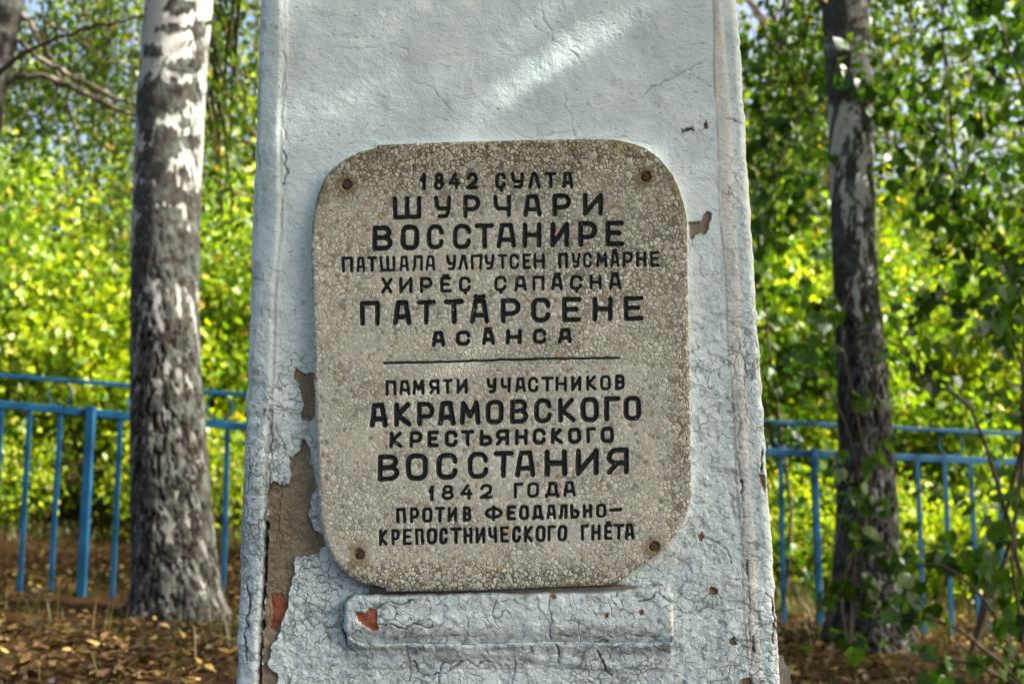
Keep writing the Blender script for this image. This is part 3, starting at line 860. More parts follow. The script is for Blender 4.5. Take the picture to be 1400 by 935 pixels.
    side = np.stack([be[:, 1], be[:, 0], be[:, 0] + nV, be[:, 1] + nV], -1)
    At = {'ink': ink.reshape(-1) / 5, 'coarse': coarse.reshape(-1), 'stain': stain.reshape(-1)}
    At = {'ink': np.concatenate([At['ink'], np.full(nV, -2.)]), 'coarse': np.concatenate([At['coarse']] * 2), 'stain': np.concatenate([At['stain'], At['stain']])}
    Fa = np.vstack([F, side]); la = np.concatenate([fl, np.full(len(side), -1)])
    me = submesh('plaque', Va, Fa, la < 0, At, True, PLAQUE, BASE)
    pl = link('plaque', me, obelisk)
    pl['label'] = 'rounded grey exposed-aggregate plaque with black engraved Cyrillic lettering'
    o_ = np.argsort(la, kind='stable'); ls = la[o_]
    st = np.searchsorted(ls, np.arange(nl + 2))
    for k in range(nl + 1):
        sel = o_[st[k]:st[k + 1]]
        if len(sel):
            link('letter' if k != rule_id else 'dividing_rule', submesh('letter', Va, Fa, sel, At, True, PLAQUE, BASE), pl)
    # the larger stones of the aggregate
    protos = []
    for q in range(14):
        n = 8; r = random.Random(q)
        an = sorted(r.uniform(0, 6.283) for _ in range(n))
        an = [a * .5 + .5 * (6.283 * k / n) for k, a in enumerate(an)]
        ax = r.uniform(.6, .95)
        ring = [(math.cos(a) * r.uniform(.82, 1), math.sin(a) * ax * r.uniform(.82, 1)) for a in an]
        v = [(x, y, -.4) for x, y in ring] + [(x * .97, y * .97, .02) for x, y in ring] + [(x * .72, y * .72, .17 + r.uniform(-.05, .05)) for x, y in ring] + [(0, 0, .2)]
        f = [(k, (k + 1) % n, n + (k + 1) % n, n + k) for k in range(n)] + [(n + k, n + (k + 1) % n, 2 * n + (k + 1) % n, 2 * n + k) for k in range(n)] + [(2 * n + k, 2 * n + (k + 1) % n, 3 * n) for k in range(n)]
        me = bpy.data.meshes.new('pebble'); me.from_pydata(v, [], f); me.materials.append(PEBBLE)
        protos.append(me)
    Rm = Matrix((U_, W_, N_)).transposed()
    taken = []
    cnt_ = 0; tries = 0
    while cnt_ < 290 and tries < 20000:
        tries += 1
        x, y = random.uniform(432, 940), random.uniform(198, 804)
        ix, iy = int((x - xs[0]) / g), int((y - ys[0]) / g)
        r = random.choice((3.4, 3.8, 4.2, 4.8, 5.5, 6.5, 8.0))
        if D[iy, ix] < r + 2 or ink[iy, ix] > -r - 1.5 or random.random() > .15 + coarse[iy, ix]:
            continue
        if any((x - a) ** 2 + (y - b) ** 2 < (r + q) ** 2 * .9 for a, b, q in taken) or any(math.hypot(x - a, y - b) < r + 9 for a, b in ((476, 257), (881, 246), (493, 757), (893, 747))):
            continue
        taken.append((x, y, r))
        p = face_pt(np.array(x), np.array(y), h[iy, ix] - .0003) - BASE
        o = link('pebble', random.choice(protos), pl)
        sR = r * PX
        o.matrix_local = Matrix.Translation(Vector(p)) @ Rm.to_4x4() @ Matrix.Rotation(random.uniform(0, 6.28), 4, 'Z') @ Matrix.Diagonal((sR, sR, sR * .55, 1))
        cnt_ += 1
    # rusted bolts sunk in their holes
    for k, (bx, by) in enumerate(((476, 258), (881, 247), (495, 758), (891, 747))):
        p = face_pt(np.array(bx), np.array(by), .0165) - BASE
        v, f = [], []
        n = 12
        prof = [(0.0058, -.006), (.0062, 0), (.0052, .0022), (.0028, .0032), (.0005, .0026)]
        for r_, z in prof:
            for q in range(n):
                a = 6.283 * q / n
                rr_ = r_ * (1 + .07 * math.sin(3 * a + k) + .05 * math.sin(5 * a))
                v.append((rr_ * math.cos(a), rr_ * math.sin(a), z))
        for a in range(len(prof) - 1):
            for q in range(n):
                f.append((a * n + q, a * n + (q + 1) % n, (a + 1) * n + (q + 1) % n, (a + 1) * n + q))
        f.append(tuple((len(prof) - 1) * n + q for q in range(n)))
        me = bpy.data.meshes.new('bolt'); me.from_pydata(v, [], f); me.materials.append(RUST)
        o = link('bolt', me, pl)
        o.matrix_local = Matrix.Translation(Vector(p)) @ Rm.to_4x4()

def smooth_closed(pts, step=.7):
    out = []
    n = len(pts)
    for i in range(n):
        a, b = pts[i], pts[(i + 1) % n]
        L = math.hypot(b[0] - a[0], b[1] - a[1]); k = max(1, int(L / step))
        for q in range(k):
            t = q / k
            out.append((a[0] + (b[0] - a[0]) * t, a[1] + (b[1] - a[1]) * t))
    P = np.array(out)
    jit = .9 * (fbm(P[:, 0] / 5, P[:, 1] / 5, 51, 2) - .5)
    c = P.mean(0); d = P - c; d /= np.linalg.norm(d, axis=1)[:, None]
    return P + d * jit[:, None]

def build_ledge():
    g = 1.4
    xs = np.arange(462, 930, g); ys = np.arange(788, 892, g)
    X, Y = np.meshgrid(xs, ys)
    wob = 3 * (fbm(X / 14, Y / 14, 15, 3) - .5)
    D = sdist(X, Y, LEDGE) + wob
    D = np.where(np.abs(D) > 900, -60, D)
    t = np.clip(D / 6.5, 0, 1)
    h = -.010 + .029 * np.sqrt(np.clip(1 - (1 - t) ** 2, 0, 1))
    h -= .016 * sstep(852, 888, Y + 4 * (fbm(X / 20, Y / 20, 16, 2) - .5))          # lower chamfer
    h += .004 * (fbm(X / 40, Y / 22, 17, 3) - .5) + .003 * (fbm(X / 11, Y / 10, 18, 3) - .5) + .0012 * sstep(.5, .52, fbm(X / 26, Y / 20, 20, 4))
    h = h * (1 - .15 * sstep(560, 470, X) * sstep(850, 880, Y))
    rag = 2.6 * (fbm(X / 5, Y / 5, 46, 3) - .5)
    bid = np.full(X.shape, -1)
    for k, p in enumerate(LEDGE_BRICKS):
        d = sdist(X, Y, p) + rag
        bid[d > 0] = k
        h -= .003 * sstep(-1, 1, d)
    cr = np.zeros_like(X)
    for k, (pts, hw) in enumerate(LEDGE_CR):
        d = seg_dist(X + 6 * (fbm(X / 8, Y / 8, 92, 4) - .5), Y + 6 * (fbm(X / 8, Y / 8, 93, 4) - .5), jag(pts, 2.0, k + 50))
        wv = hw * (-.1 + 1.1 * fbm(X / 9, Y / 9, 160 + k, 2)) + .1
        c = sstep(wv + 1.0, wv - .5, d) * min(1, .45 + hw * .4)
        cr = np.maximum(cr, c); h = h - c * .002 * hw
    V = face_pt(X, Y, h).reshape(-1, 3)
    nr, nc = X.shape
    i = np.arange(nr - 1)[:, None] * nc; j = np.arange(nc - 1)[None]
    F = np.stack([i + j, i + nc + j, i + nc + j + 1, i + j + 1], -1).reshape(-1, 4)
    ok = (D > -1.5)[:-1, :-1].reshape(-1)
    b = bid[:-1, :-1].reshape(-1)
    cream = (.8 * sstep(912, 917, X) * sstep(.3, .6, fbm(X / 12, Y / 12, 1, 3))).reshape(-1)
    under = (.85 * sstep(7, 2, D) * (Y < 822) * sstep(.35, .55, fbm(X / 14, Y / 8, 30, 3))).reshape(-1)  # darker band along the upper edge of the ledge
    lf = sstep(.58, .61, fbm(X / 13, Y / 10, 158, 5)).reshape(-1)
    At = {'flake': lf, 'peel': np.zeros(nr * nc), 'crack': cr.reshape(-1), 'cream': cream, 'darken': np.maximum(under, .5 * sstep(.6, .75, fbm(X / 12, Y / 9, 31, 4)).reshape(-1)), 'low': np.full(nr * nc, .75)}
    l = link('ledge', submesh('ledge', V, F, ok & (b < 0), At, True, PAINT, BASE), obelisk)
    l['label'] = 'projecting cracked whitewashed ledge under the plaque'
    for k in range(len(LEDGE_BRICKS)):
        if (ok & (b == k)).any():
            link('exposed_brick', submesh('exposed_brick', V, F, ok & (b == k), At, True, BRICK, BASE), l)

build_shaft()
build_plaque()
build_ledge()
# mortar bed seen as a dark joint between plaque and ledge, and the plinth under the shaft
def lumpy_box(cx, cy, cz, sx, sy, sz, n, amp, seed):
    """closed box surface with n subdivisions and noise"""
    Vs, Fs, o = [], [], 0
    for ax in range(3):
        for sg in (-1, 1):
            a = np.linspace(-.5, .5, n)
            A, B = np.meshgrid(a, a)
            P = np.zeros((n, n, 3)); P[..., ax] = .5 * sg; P[..., (ax + 1) % 3] = A * (sg); P[..., (ax + 2) % 3] = B
            Vs.append(P.reshape(-1, 3))
            i = np.arange(n - 1)[:, None] * n; j = np.arange(n - 1)[None]
            Fs.append(np.stack([i + j, i + j + 1, i + n + j + 1, i + n + j], -1).reshape(-1, 4) + o); o += n * n
    V = np.vstack(Vs); F = np.vstack(Fs)
    r = np.linalg.norm(V, axis=1)[:, None]
    V = V * (1 - .12 * np.clip((r - .6) / .26, 0, 1))
    P = V * (sx, sy, sz) + (cx, cy, cz)
    q = P * 18
    dn = np.stack([fbm(q[:, 1] + q[:, 2], q[:, 0] + 3, seed, 3), fbm(q[:, 0], q[:, 2] * 1.1, seed + 3, 3), fbm(q[:, 0] * 1.2 + q[:, 1], q[:, 1], seed + 5, 3)], 1) - .5
    return P + dn * amp, F
pv, pf = lumpy_box(.0, 2.22, .19, .98, .90, .42, 26, .02, 3)
link('plinth', mesh_np('plinth', pv - BASE, pf, None, True, MORTAR), obelisk)
pr = face_pt(np.array(1068.), np.array(925.), 0.)
pv, pf = lumpy_box(pr[0] - .022, pr[1] + .12, pr[2] - .055, .075, .22, .15, 22, .045, 8)
link('mortar_lump', mesh_np('mortar_lump', pv - BASE, pf, None, True, MORTAR), obelisk)
p1 = face_pt(np.array(688.), np.array(806.), .006)
pv, pf = box(p1[0], p1[1] + .012, p1[2], .42, .03, .012)
link('mortar_joint', mesh_np('mortar_joint', pv - BASE, pf, None, False, MORTAR), obelisk)

# ------------------------------------------------------------------ fence
FP = [(-260, 6.25), (430, 6.70), (1750, 7.25)]          # (pixel column of the mid rail, depth): left run, corner, right run
def mid_y(px): return 553 + .0905 * px if px < 430 else 592 + .0415 * (px - 430) - 0.0
def fence_pt(px, off=0):
    Y = float(np.interp(px, [a for a, _ in FP], [b for _, b in FP]))
    p = unp(px, mid_y(px), Y)
    p[2] += off
    return p
fence = thing('metal_fence', 'low blue painted metal fence with ring ornaments running behind the obelisk', 'fence', (0, 6.8, float(gz(0, 6.8))))
fb = np.array(fence.location)
def bar(name, a, b, wd, dp, label=None):
    """flat bar from a to b: wd across (in the fence plane, seen), dp deep"""
    a = np.array(a, float); b = np.array(b, float)
    t = b - a; L = np.linalg.norm(t); t /= L
    y = np.array([0, 1.0, 0]); y -= t * (y @ t); y /= np.linalg.norm(y)
    x = np.cross(t, y)
    v = []
    bev = .15
    prof = [(-.5, -.5 + bev), (-.5 + bev * dp / max(wd, dp), -.5), (.5 - bev * dp / max(wd, dp), -.5), (.5, -.5 + bev), (.5, .5), (-.5, .5)]
    for p in (a, b):
        for u_, w_ in prof:
            v.append(p + x * u_ * wd + y * w_ * dp)
    n = len(prof)
    f = [(k, (k + 1) % n, n + (k + 1) % n, n + k) for k in range(n)] + [tuple(range(n))[::-1], tuple(range(n, 2 * n))]
    me = bpy.data.meshes.new(name); me.from_pydata([tuple(q - fb) for q in v], [], f); me.materials.append(BLUE)
    return link(name, me, fence)
for a, b in ((-260, 430), (430, 1080), (1080, 1750)):
    A, B = fence_pt(a), fence_pt(b)
    bar('middle_rail', A, B, .045, .030)
TG = lambda px: (.168 + .0 * px)
def top_pt(px):
    Y = float(np.interp(px, [a for a, _ in FP], [b for _, b in FP]))
    return unp(px, (513 + .080 * px if px < 430 else 547.4 + .0475 * (px - 430)), Y)
for a, b in ((-260, 430), (430, 1750)):
    bar('top_rail', top_pt(a), top_pt(b), .026, .022)
pick = [-240, -200, -160, -120, -80, -38, 4, 42, 84, 166, 206, 248, 270, 312, 352, 392, 470, 510, 550, 590, 660, 700, 740, 780, 820, 900, 940, 980, 1022, 1066, 1144, 1182, 1218, 1253, 1290, 1325, 1363, 1400, 1436, 1510, 1546, 1582, 1618, 1654, 1690, 1726]
for k, px in enumerate(pick):
    p = fence_pt(px); p[1] -= .012
    q = p.copy(); q[2] = float(gz(p[0], p[1])) - .05
    q[0] += random.uniform(-.012, .008) 
    p[2] += .008
    bar('picket', p, q, .028, .010)
for px in (-330, 128, 430, 862, 1110, 1480):
    p = fence_pt(px); p[1] -= .045
    q = p.copy(); q[2] = float(gz(p[0], p[1])) - .1
    q[0] += -.008 if px < 320 else .004
    p[2] += .035
    bar('post', p, q, .050 if px < 400 else .040, .03)
    t_ = top_pt(px); bar('upright', fence_pt(px), t_, .02, .012) if px in (-330, 430, 1480) else None
for px in (-26, 82, 192, 300, 408, 520, 630, 740, 850, 960, 1075, 1190, 1300, 1410):
    a = fence_pt(px, .022); b = top_pt(px); b[2] -= .012
    c = (a + b) / 2; r = (b[2] - a[2]) / 2
    th = np.linspace(0, 2 * math.pi, 25)
    P = np.stack([c[0] + r * np.cos(th), c[1] + 0 * th, c[2] + r * np.sin(th)], -1)
    V, F = tube(P, np.full(25, .0062), 6)
    link('ring', mesh_np('ring', V - fb, F, None, True, BLUE), fence)

# ------------------------------------------------------------------ trees
def leaf_batch(cent, dirn, size, seed, aspect=.72, droop=.5, tint=None):
    """one folded leaf (2 quads, 6 verts) per row of cent"""
    r = np.random.default_rng(seed)
    n = len(cent)
    # leaf axis: mostly hanging down and outward
    a = r.normal(size=(n, 3)); a[:, 2] -= droop * 1.6
    a /= np.linalg.norm(a, axis=1)[:, None]
    b = r.normal(size=(n, 3)); b -= a * (a * b).sum(1)[:, None]; b /= np.linalg.norm(b, axis=1)[:, None] + 1e-9
    c = np.cross(a, b)
    s = size * r.uniform(.65, 1.25, n)
    tmpl = np.array([[0, 0, 0], [.36, .28, .10], [.5, .48, .13], [0, 1, 0.05], [-.5, .48, .13], [-.36, .28, .10]])
    if aspect > .9:
        tmpl = np.array([[0, .05, 0], [.42, .0, .10], [.52, .38, .13], [0, 1, 0.0], [-.52, .38, .13], [-.42, .0, .10]])
    V = cent[:, None] + s[:, None, None] * (tmpl[None, :, 0, None] * aspect * b[:, None] + tmpl[None, :, 1, None] * a[:, None] + tmpl[None, :, 2, None] * c[:, None])
    i = np.arange(n)[:, None] * 6
    F = np.concatenate([np.concatenate([i, i + 1, i + 2, i + 3], 1), np.concatenate([i, i + 3, i + 4, i + 5], 1)])
    t = r.random(n) if tint is None else tint
    return V.reshape(-1, 3), F, np.repeat(t, 6)

def crown_points(cen, rad, ncl, per, spread, seed, hang=1.4, lo=.35, cull=None):
    """leaf positions in clusters through an uneven ellipsoid; gaps come from the noise"""
    r = np.random.default_rng(seed)
    d = r.normal(size=(ncl * 4, 3)); d /= np.linalg.norm(d, axis=1)[:, None]
    q = lo + (1 - lo) * r.random(ncl * 4) ** .6
    p = np.array(cen) + d * q[:, None] * np.array(rad)
    nn = fbm(p[:, 0] * 1.3 + p[:, 1] * .7, p[:, 2] * 1.3 + p[:, 1] * .4, seed, 3)
    p = p[nn > .46][:ncl]
    if cull is not None:
        p = p[cull(p)]
    n = len(p)
    o = r.normal(size=(n, per, 3)) * spread
    o[..., 2] *= hang
    return (p[:, None] + o).reshape(-1, 3), p

def add_leaves(root, pts, size, mat_, seed, name='foliage', aspect=.72, droop=.5):
    V, F, t = leaf_batch(pts, None, size, seed, aspect, droop)
    base = np.array(root.location)
    o = link(name, mesh_np(name, V - base, F, {'tint': t}, False, mat_), root)
    o['kind'] = 'stuff'
    return o

def add_branch(root, pts, r0, r1, mat_=None, n=14, k=6, name='branch'):
    P = smooth_path(pts, n)
    seed = int(abs(P[0, 0] * 1000)) % 97
    P[1:-1] += (np.random.default_rng(seed).normal(size=(n - 2, 3))) * r0 * .35
    V, F = tube(P, np.linspace(r0, r1, n), k)
    return link(name, mesh_np(name, V - np.array(root.location), F, None, True, mat_ or TWIG), root)

def birch_trunk(root, ys, xl, xr, Y, blobs, dark_lo, dark_hi, mat_, seed, dark_top=.0, rows=620, k=150, top_z=7.5, name='trunk'):
    """trunk whose outline follows measured left/right edges, continued above"""
    yy = np.array(ys, float)
    P = np.array([unp((a + b) / 2, y, Y) for y, a, b in zip(ys, xl, xr)])
    R = np.array([(b - a) / 2 / FPX * Y * 1.0 for a, b in zip(xl, xr)])
    # extend up
    d = (P[0] - P[2]); d /= np.linalg.norm(d)
    zt = top_z
    up = P[0] + d * (zt - P[0][2]) / d[2]
    P = np.vstack([up, .5 * up + .5 * P[0] + [.04, 0, 0], P]); R = np.concatenate([[R[0] * .35, R[0] * .72], R])
    # and down
    P = np.vstack([P, P[-1] - [0, 0, .15]]); R = np.append(R, R[-1] * 1.12)
    z = P[:, 2]
    zz = np.concatenate([np.linspace(z[0], P[2][2] + .1, 60)[:-1], np.linspace(P[2][2] + .1, z[-1], rows)])
    o = np.argsort(z)
    cx = np.interp(zz, z[o], P[o, 0]); r = np.interp(zz, z[o], R[o])
    ker = np.ones(25) / 25
    pad = lambda a: np.convolve(np.pad(a, 12, 'edge'), ker, 'valid')
    cx, r = pad(cx), pad(r)
    th = np.arange(k) / k * 2 * math.pi
    T, Z = np.meshgrid(th, zz)
    s = T * .17 * 6                                   # arc coordinate
    cc, ss = np.cos(T), np.sin(T)
    fis = 1 - np.abs(2 * fbm(cc * 11 + 3 * ss + 20, Z * 10.5 + ss * 9 + 40, seed, 5) - 1) * 5.5
    fis = np.clip(fis, 0, 1)
    nz = fbm(cc * 3 + 8 + ss * 1.3, Z * 7.5 + ss * 3 + 10, seed + 7, 5)
    nf = fbm(cc * 10 + 8 + ss * 3.3, Z * 24.0 + ss * 11 + 10, seed + 17, 4)
    X0 = cx[:, None] + r[:, None] * cc; Y0 = Y + r[:, None] * ss
    px, py = proj(np.stack([X0, Y0, Z], -1))
    ht = np.interp(py, [0, 250, 330, 450, 600, 850], [dark_top, dark_top * .7 + .3 * dark_lo, dark_lo, dark_hi * .78, dark_hi * .82, dark_hi * .92])
    am = sstep(380, 520, py)
    dark = ht + (nz - .5) * (1.7 - .6 * am) + (nf - .5) * (.8 + 1.3 * am)
    for bx, by, rx, ry, a in blobs:
        rx, ry = rx * .96, ry * .9
        e = np.sqrt(((px - bx) / rx) ** 2 + ((py - by) / ry) ** 2)
        dark = np.maximum(dark, a * sstep(1.2, .8, e + 1.0 * (nz - .5) + 1.5 * (nf - .5))) if a > 0 else np.where(e < 1.2, np.minimum(dark, .5 + a * sstep(1.3, .7, e)), dark)
    rough = np.clip(dark, 0, 1)
    fatt = fis * sstep(.25, .75, dark) * sstep(150, 560, py)
    rr = r[:, None] * (1 + .05 * (fbm(cc * 2 + 5, Z * 2 + ss + 9, seed + 9, 2) - .5)) + .012 * rough * (nz - .3) - .018 * fatt
    rr = rr + .004 * (fbm(cc * 22 + 40, Z * 26 + ss * 22 + 60, seed + 12, 3) - .5) * (0.3 + rough)
    # root flare
    zb = zz[-1] + .15
    fl = np.exp(-np.clip(Z - zb, 0, 9) / .09)
    rr = rr * (1 + fl * (.04 + .10 * np.sin(T * 5 + seed) ** 2))
    V = np.stack([cx[:, None] + rr * cc, Y + rr * ss, Z], -1)
    n = len(zz)
    i = np.arange(n - 1)[:, None] * k; j = np.arange(k)[None]; j2 = (j + 1) % k
    F = np.stack([i + j, i + k + j, i + k + j2, i + j2], -1).reshape(-1, 4)
    link(name, mesh_np(name, V.reshape(-1, 3) - np.array(root.location), F, {'dark': rough.ravel(), 'fissure': fatt.ravel(), 'age': sstep(300, 560, py).ravel()}, True, mat_), root)

# left birch
g0 = unp(243, 842, 5.75)
birch = thing('birch_tree', 'thick birch with white bark and dark patches standing left of the obelisk', 'tree', (g0[0], 5.75, float(gz(g0[0], 5.75))))
birch_trunk(birch, [0, 150, 300, 400, 500, 600, 700, 760, 810, 842], [198, 186, 181, 180, 180, 181, 183, 184, 183, 179], [291, 280, 272, 271, 273, 279, 288, 294, 300, 307], 5.75,
            [(245, 10, 26, 12, 1.), (237, 40, 24, 8, 1.), (274, 42, 9, 24, 1.), (252, 92, 30, 12, 1.), (276, 75, 10, 26, 1.), (210, 70, 16, 14, .9), (232, 132, 44, 32, 1.1), (200, 150, 14, 44, 1.), (252, 168, 12, 12, .9), (228, 195, 22, 24, .95),
             (262, 195, 16, 12, 1.), (208, 225, 24, 30, 1.), (225, 245, 20, 18, .9), (252, 240, 10, 16, 1.), (240, 268, 24, 14, 1.), (200, 270, 20, 24, 1.), (265, 280, 12, 30, 1.), (226, 292, 20, 12, .9),
             (240, 330, 30, 18, 1.), (200, 330, 14, 40, 1.), (262, 350, 14, 40, 1.)],
            .74, 1.0, BARK, 3, dark_top=-.05, top_z=7.5)
# right birch
g1 = unp(1185, 868, 6.35)
birch2 = thing('birch_tree', 'slimmer dark fissured birch right of the obelisk, half hidden by leaves', 'tree', (g1[0], 6.35, float(gz(g1[0], 6.35))))
birch_trunk(birch2, [0, 100, 250, 400, 500, 600, 700, 800, 868], [1122, 1130, 1135, 1140, 1145, 1148, 1146, 1140, 1132], [1185, 1192, 1195, 1200, 1210, 1220, 1225, 1228, 1240], 6.35,
            [(1160, 30, 40, 40, 1.), (1150, 100, 30, 40, 1.), (1185, 110, 14, 60, .9), (1142, 330, 12, 60, .9)],
            .50, 1.1, BARK2, 13, dark_top=.60, top_z=7.2)

# ---- high crowns of the two birches (mostly above the frame) -- drooping birch sprays
def spray(root, start, end, sag, nleaf, size, seed, mat_=None, r0=.012, spread=.06, sub=5):
    """a drooping branch with side twigs; returns the leaf positions"""
    r = np.random.default_rng(seed)
    a, b = np.array(start, float), np.array(end, float)
    m_ = (a + b) / 2 + [0, 0, sag]
    P = smooth_path([a, m_, b], 14)
    add_branch(root, [a, m_, b], r0, r0 * .25, mat_ or TWIG)
    pts = []
    for k in range(sub):
        q = P[int(r.integers(3, 14))]
        e = q + r.normal(size=3) * [.25, .25, .08] - [0, 0, r.uniform(.15, .5)]
        L = np.linspace(0, 1, max(4, nleaf // sub))[:, None]
        pts.append(q * (1 - L) + e * L + r.normal(size=(len(L), 3)) * spread)
    L = r.random((nleaf // 2, 1)) * 13
    i = np.clip(L[:, 0].astype(int), 0, 12)
    pts.append(P[i] + (P[i + 1] - P[i]) * (L - i[:, None]) + r.normal(size=(nleaf // 2, 3)) * spread)
    return np.vstack(pts)

pts = []
for k in range(16):
    x = random.uniform(292, 345); y = random.uniform(-60, 330)
    e = unp(x, y + random.uniform(60, 160), random.uniform(6.4, 7.6))
    s_ = unp(random.uniform(250, 330), y - 120, 6.0)
    pts.append(spray(birch, s_, e, .12, 50, .05, k))
c_, _ = crown_points((birch.location.x - .1, 5.9, 5.7), (2.2, 2.2, 1.6), 300, 30, .18, 4)
add_leaves(birch, np.vstack(pts + [c_]), .052, LEAF_BIRCH, 2)
pts = []
for k in range(34):
    e = unp(random.uniform(1040, 1400), random.uniform(-20, 260), random.uniform(6.6, 7.6))
    s_ = unp(random.uniform(1120, 1300), -180, 6.6)
    pts.append(spray(birch2, s_, e, .15, 60, .05, 40 + k))
c_, _ = crown_points((birch2.location.x + .1, 5.2, 5.3), (2.4, 2.4, 1.6), 330, 34, .19, 5)  # crown enlarged and shifted forward to shade the left birch
add_leaves(birch2, np.vstack(pts + [c_]), .055, LEAF_BIRCH, 3)

# ---- leaning birch at the left edge with the long bare boughs
g2 = unp(-70, 800, 6.6)
lean = thing('leaning_birch', 'dark birch leaning in at the top left corner, long boughs reaching right', 'tree', (g2[0], 6.6, float(gz(g2[0], 6.6))))
def up(px, py, Y): return unp(px, py, Y)
V, F = tube(smooth_path([up(-90, 860, 6.6), up(-70, 600, 6.6), up(-45, 300, 6.6), up(-12, 110, 6.6), up(10, 20, 6.6), up(40, -120, 6.6), up(90, -420, 6.6)], 60), np.linspace(.14, .06, 60) * (1 + .08 * np.sin(np.arange(60) * 1.3)), 20)
link('trunk', mesh_np('trunk', V - np.array(lean.location), F, {'dark': np.full(len(V), 1.1), 'fissure': RG.random(len(V)) * .6}, True, BARK2), lean)
add_branch(lean, [up(-8, 112, 6.6), up(40, 104, 6.6), up(80, 110, 6.6), up(130, 135, 6.65), up(190, 160, 6.75), up(260, 182, 6.9), up(345, 196, 7.1)], .021, .013, PALE, 30, 8)
add_branch(lean, [up(5, 40, 6.6), up(30, 60, 6.6), up(62, 85, 6.6), up(100, 105, 6.7), up(150, 132, 6.8), up(195, 150, 6.9), up(240, 200, 7.0), up(290, 243, 7.2), up(345, 272, 7.3)], .019, .008, PALE, 30, 8)
add_branch(lean, [up(18, 12, 6.6), up(40, 28, 6.6), up(56, 60, 6.6), up(72, 80, 6.7), up(84, 110, 6.7)], .020, .009, PALE, 16, 7)
add_branch(lean, [up(-6, 105, 6.5), up(30, 75, 6.4), up(90, 50, 6.35), up(150, 32, 6.3), up(200, 22, 6.3)], .017, .006, TWIG, 20, 6)
add_branch(lean, [up(90, 130, 6.6), up(100, 170, 6.6), up(115, 220, 6.55), up(135, 258, 6.5), up(180, 292, 6.5)], .008, .003, TWIG, 18, 5)
add_branch(lean, [up(60, 30, 6.6), up(100, 50, 6.6), up(150, 85, 6.7), up(190, 112, 6.7)], .009, .004, TWIG, 16, 5)
add_branch(lean, [up(78, 112, 6.6), up(72, 140, 6.6), up(50, 158, 6.6), up(0, 152, 6.6)], .009, .003, TWIG, 14, 5)
add_branch(lean, [up(280, 200, 7.0), up(310, 120, 7.0), up(325, 60, 7.1), up(330, -40, 7.1)], .008, .005, TWIG, 14, 5)
add_branch(lean, [up(292, 70, 7.0), up(320, 95, 7.0), up(350, 110, 7.0)], .010, .006, TWIG, 12, 5)
pts = []
for k in range(46):
    x, y = random.uniform(-60, 180), random.uniform(-60, 60)
    e = up(x + random.uniform(-30, 30), y + random.uniform(100, 260), random.uniform(7.2, 8.6))
    pts.append(spray(lean, up(x, y, 7.4), e, .08, 46, .05, 80 + k, r0=.006))
add_leaves(lean, np.vstack(pts), .050, LEAF_BIRCH, 8)

# ---- sunlit bank of shrubs beyond the fence
def shrub(name, label, cat, px, Y, hgt, wid, mat_, seed, ncl, per, size, group=None, stems=6, zlo=0.1, aspect=.72, spread=.13):
    x = unp(px, 600, Y)[0]
    z = float(gz(x, Y))
    root = thing(name, label, cat, (x, Y, z - .03), group)
    r = random.Random(seed)
    for k in range(stems):
        a = r.uniform(0, 6.28); q = r.uniform(.3, .9)
        top = (x + math.cos(a) * wid * .5 * q, Y + math.sin(a) * wid * .3 * q, z + hgt * r.uniform(.6, .95))
        midp = (x + math.cos(a) * wid * .2 * q, Y + math.sin(a) * wid * .15 * q, z + hgt * .45)
        add_branch(root, [(x + r.uniform(-.1, .1), Y + r.uniform(-.1, .1), z - .05), midp, top], .035 * hgt / 3, .006, TWIG, 10, 5, 'stem')
    c_, _ = crown_points((x, Y, z + hgt * (.5 + zlo / 2)), (wid / 2, wid * .36, hgt * (.5 - zlo / 2)), ncl, per, spread, seed, 1.1, .15)
    c_ = c_[c_[:, 2] > gz(c_[:, 0], c_[:, 1]) + .02]
    add_leaves(root, c_, size, mat_, seed + 1, aspect=aspect)
    return root
G1 = 'sunlit shrubs beyond the fence'
SH = [
    (-420, 9.4, 2.8, 3.0, LEAF_BANK, 'round yellow-green shrub wholly outside the left end of the fence'),
    (-700, 10.4, 3.2, 3.4, LEAF_MID, 'green shrub furthest out on the left'),
    (1720, 9.8, 3.0, 3.0, LEAF_BANK, 'lime shrub past the right end of the fence'),
    (-160, 9.6, 2.9, 2.6, LEAF_BANK, 'yellow-green shrub at the far left edge behind the fence'),
    (30, 10.2, 3.0, 2.5, LEAF_MID, 'greener shrub behind the ring of the left fence'),
    (130, 9.4, 2.3, 2.0, LEAF_BANK, 'brightest yellow-green shrub just left of the white-barked birch'),
    (240, 10.6, 3.3, 2.4, LEAF_BANK, 'tall lime shrub directly behind the white-barked birch'),
    (330, 9.8, 2.8, 1.9, LEAF_BANK, 'shrub with golden leaves between birch and obelisk'),
    (470, 10.6, 3.0, 2.4, LEAF_BANK, 'shrub hidden behind the left half of the obelisk'),
    (720, 10.4, 3.0, 2.6, LEAF_MID, 'shrub hidden behind the middle of the obelisk'),
    (940, 10.4, 3.0, 2.4, LEAF_BANK, 'shrub hidden behind the right half of the obelisk'),
    (1070, 10.0, 3.0, 2.0, LEAF_BANK, 'yellow-green shrub just right of the obelisk behind the blue post'),
    (1170, 10.8, 3.4, 2.3, LEAF_MID, 'green shrub directly behind the dark fissured birch'),
    (1260, 9.8, 2.9, 2.2, LEAF_BANK, 'bright shrub right of the dark fissured birch'),
    (1360, 10.6, 3.3, 2.4, LEAF_BANK, 'tall lime shrub near the right edge behind the fence'),
    (1510, 10.0, 3.0, 2.6, LEAF_MID, 'green shrub beyond the right edge of the fence'),
]
for k, (px, Y, hg, wd, mt, lab) in enumerate(SH):
    shrub('shrub', lab, 'shrub', px, Y, hg, wd * 1.25, (LEAF_BANK2 if k % 3 == 1 else mt), 200 + k, 190, 36, .080, G1, spread=.10)
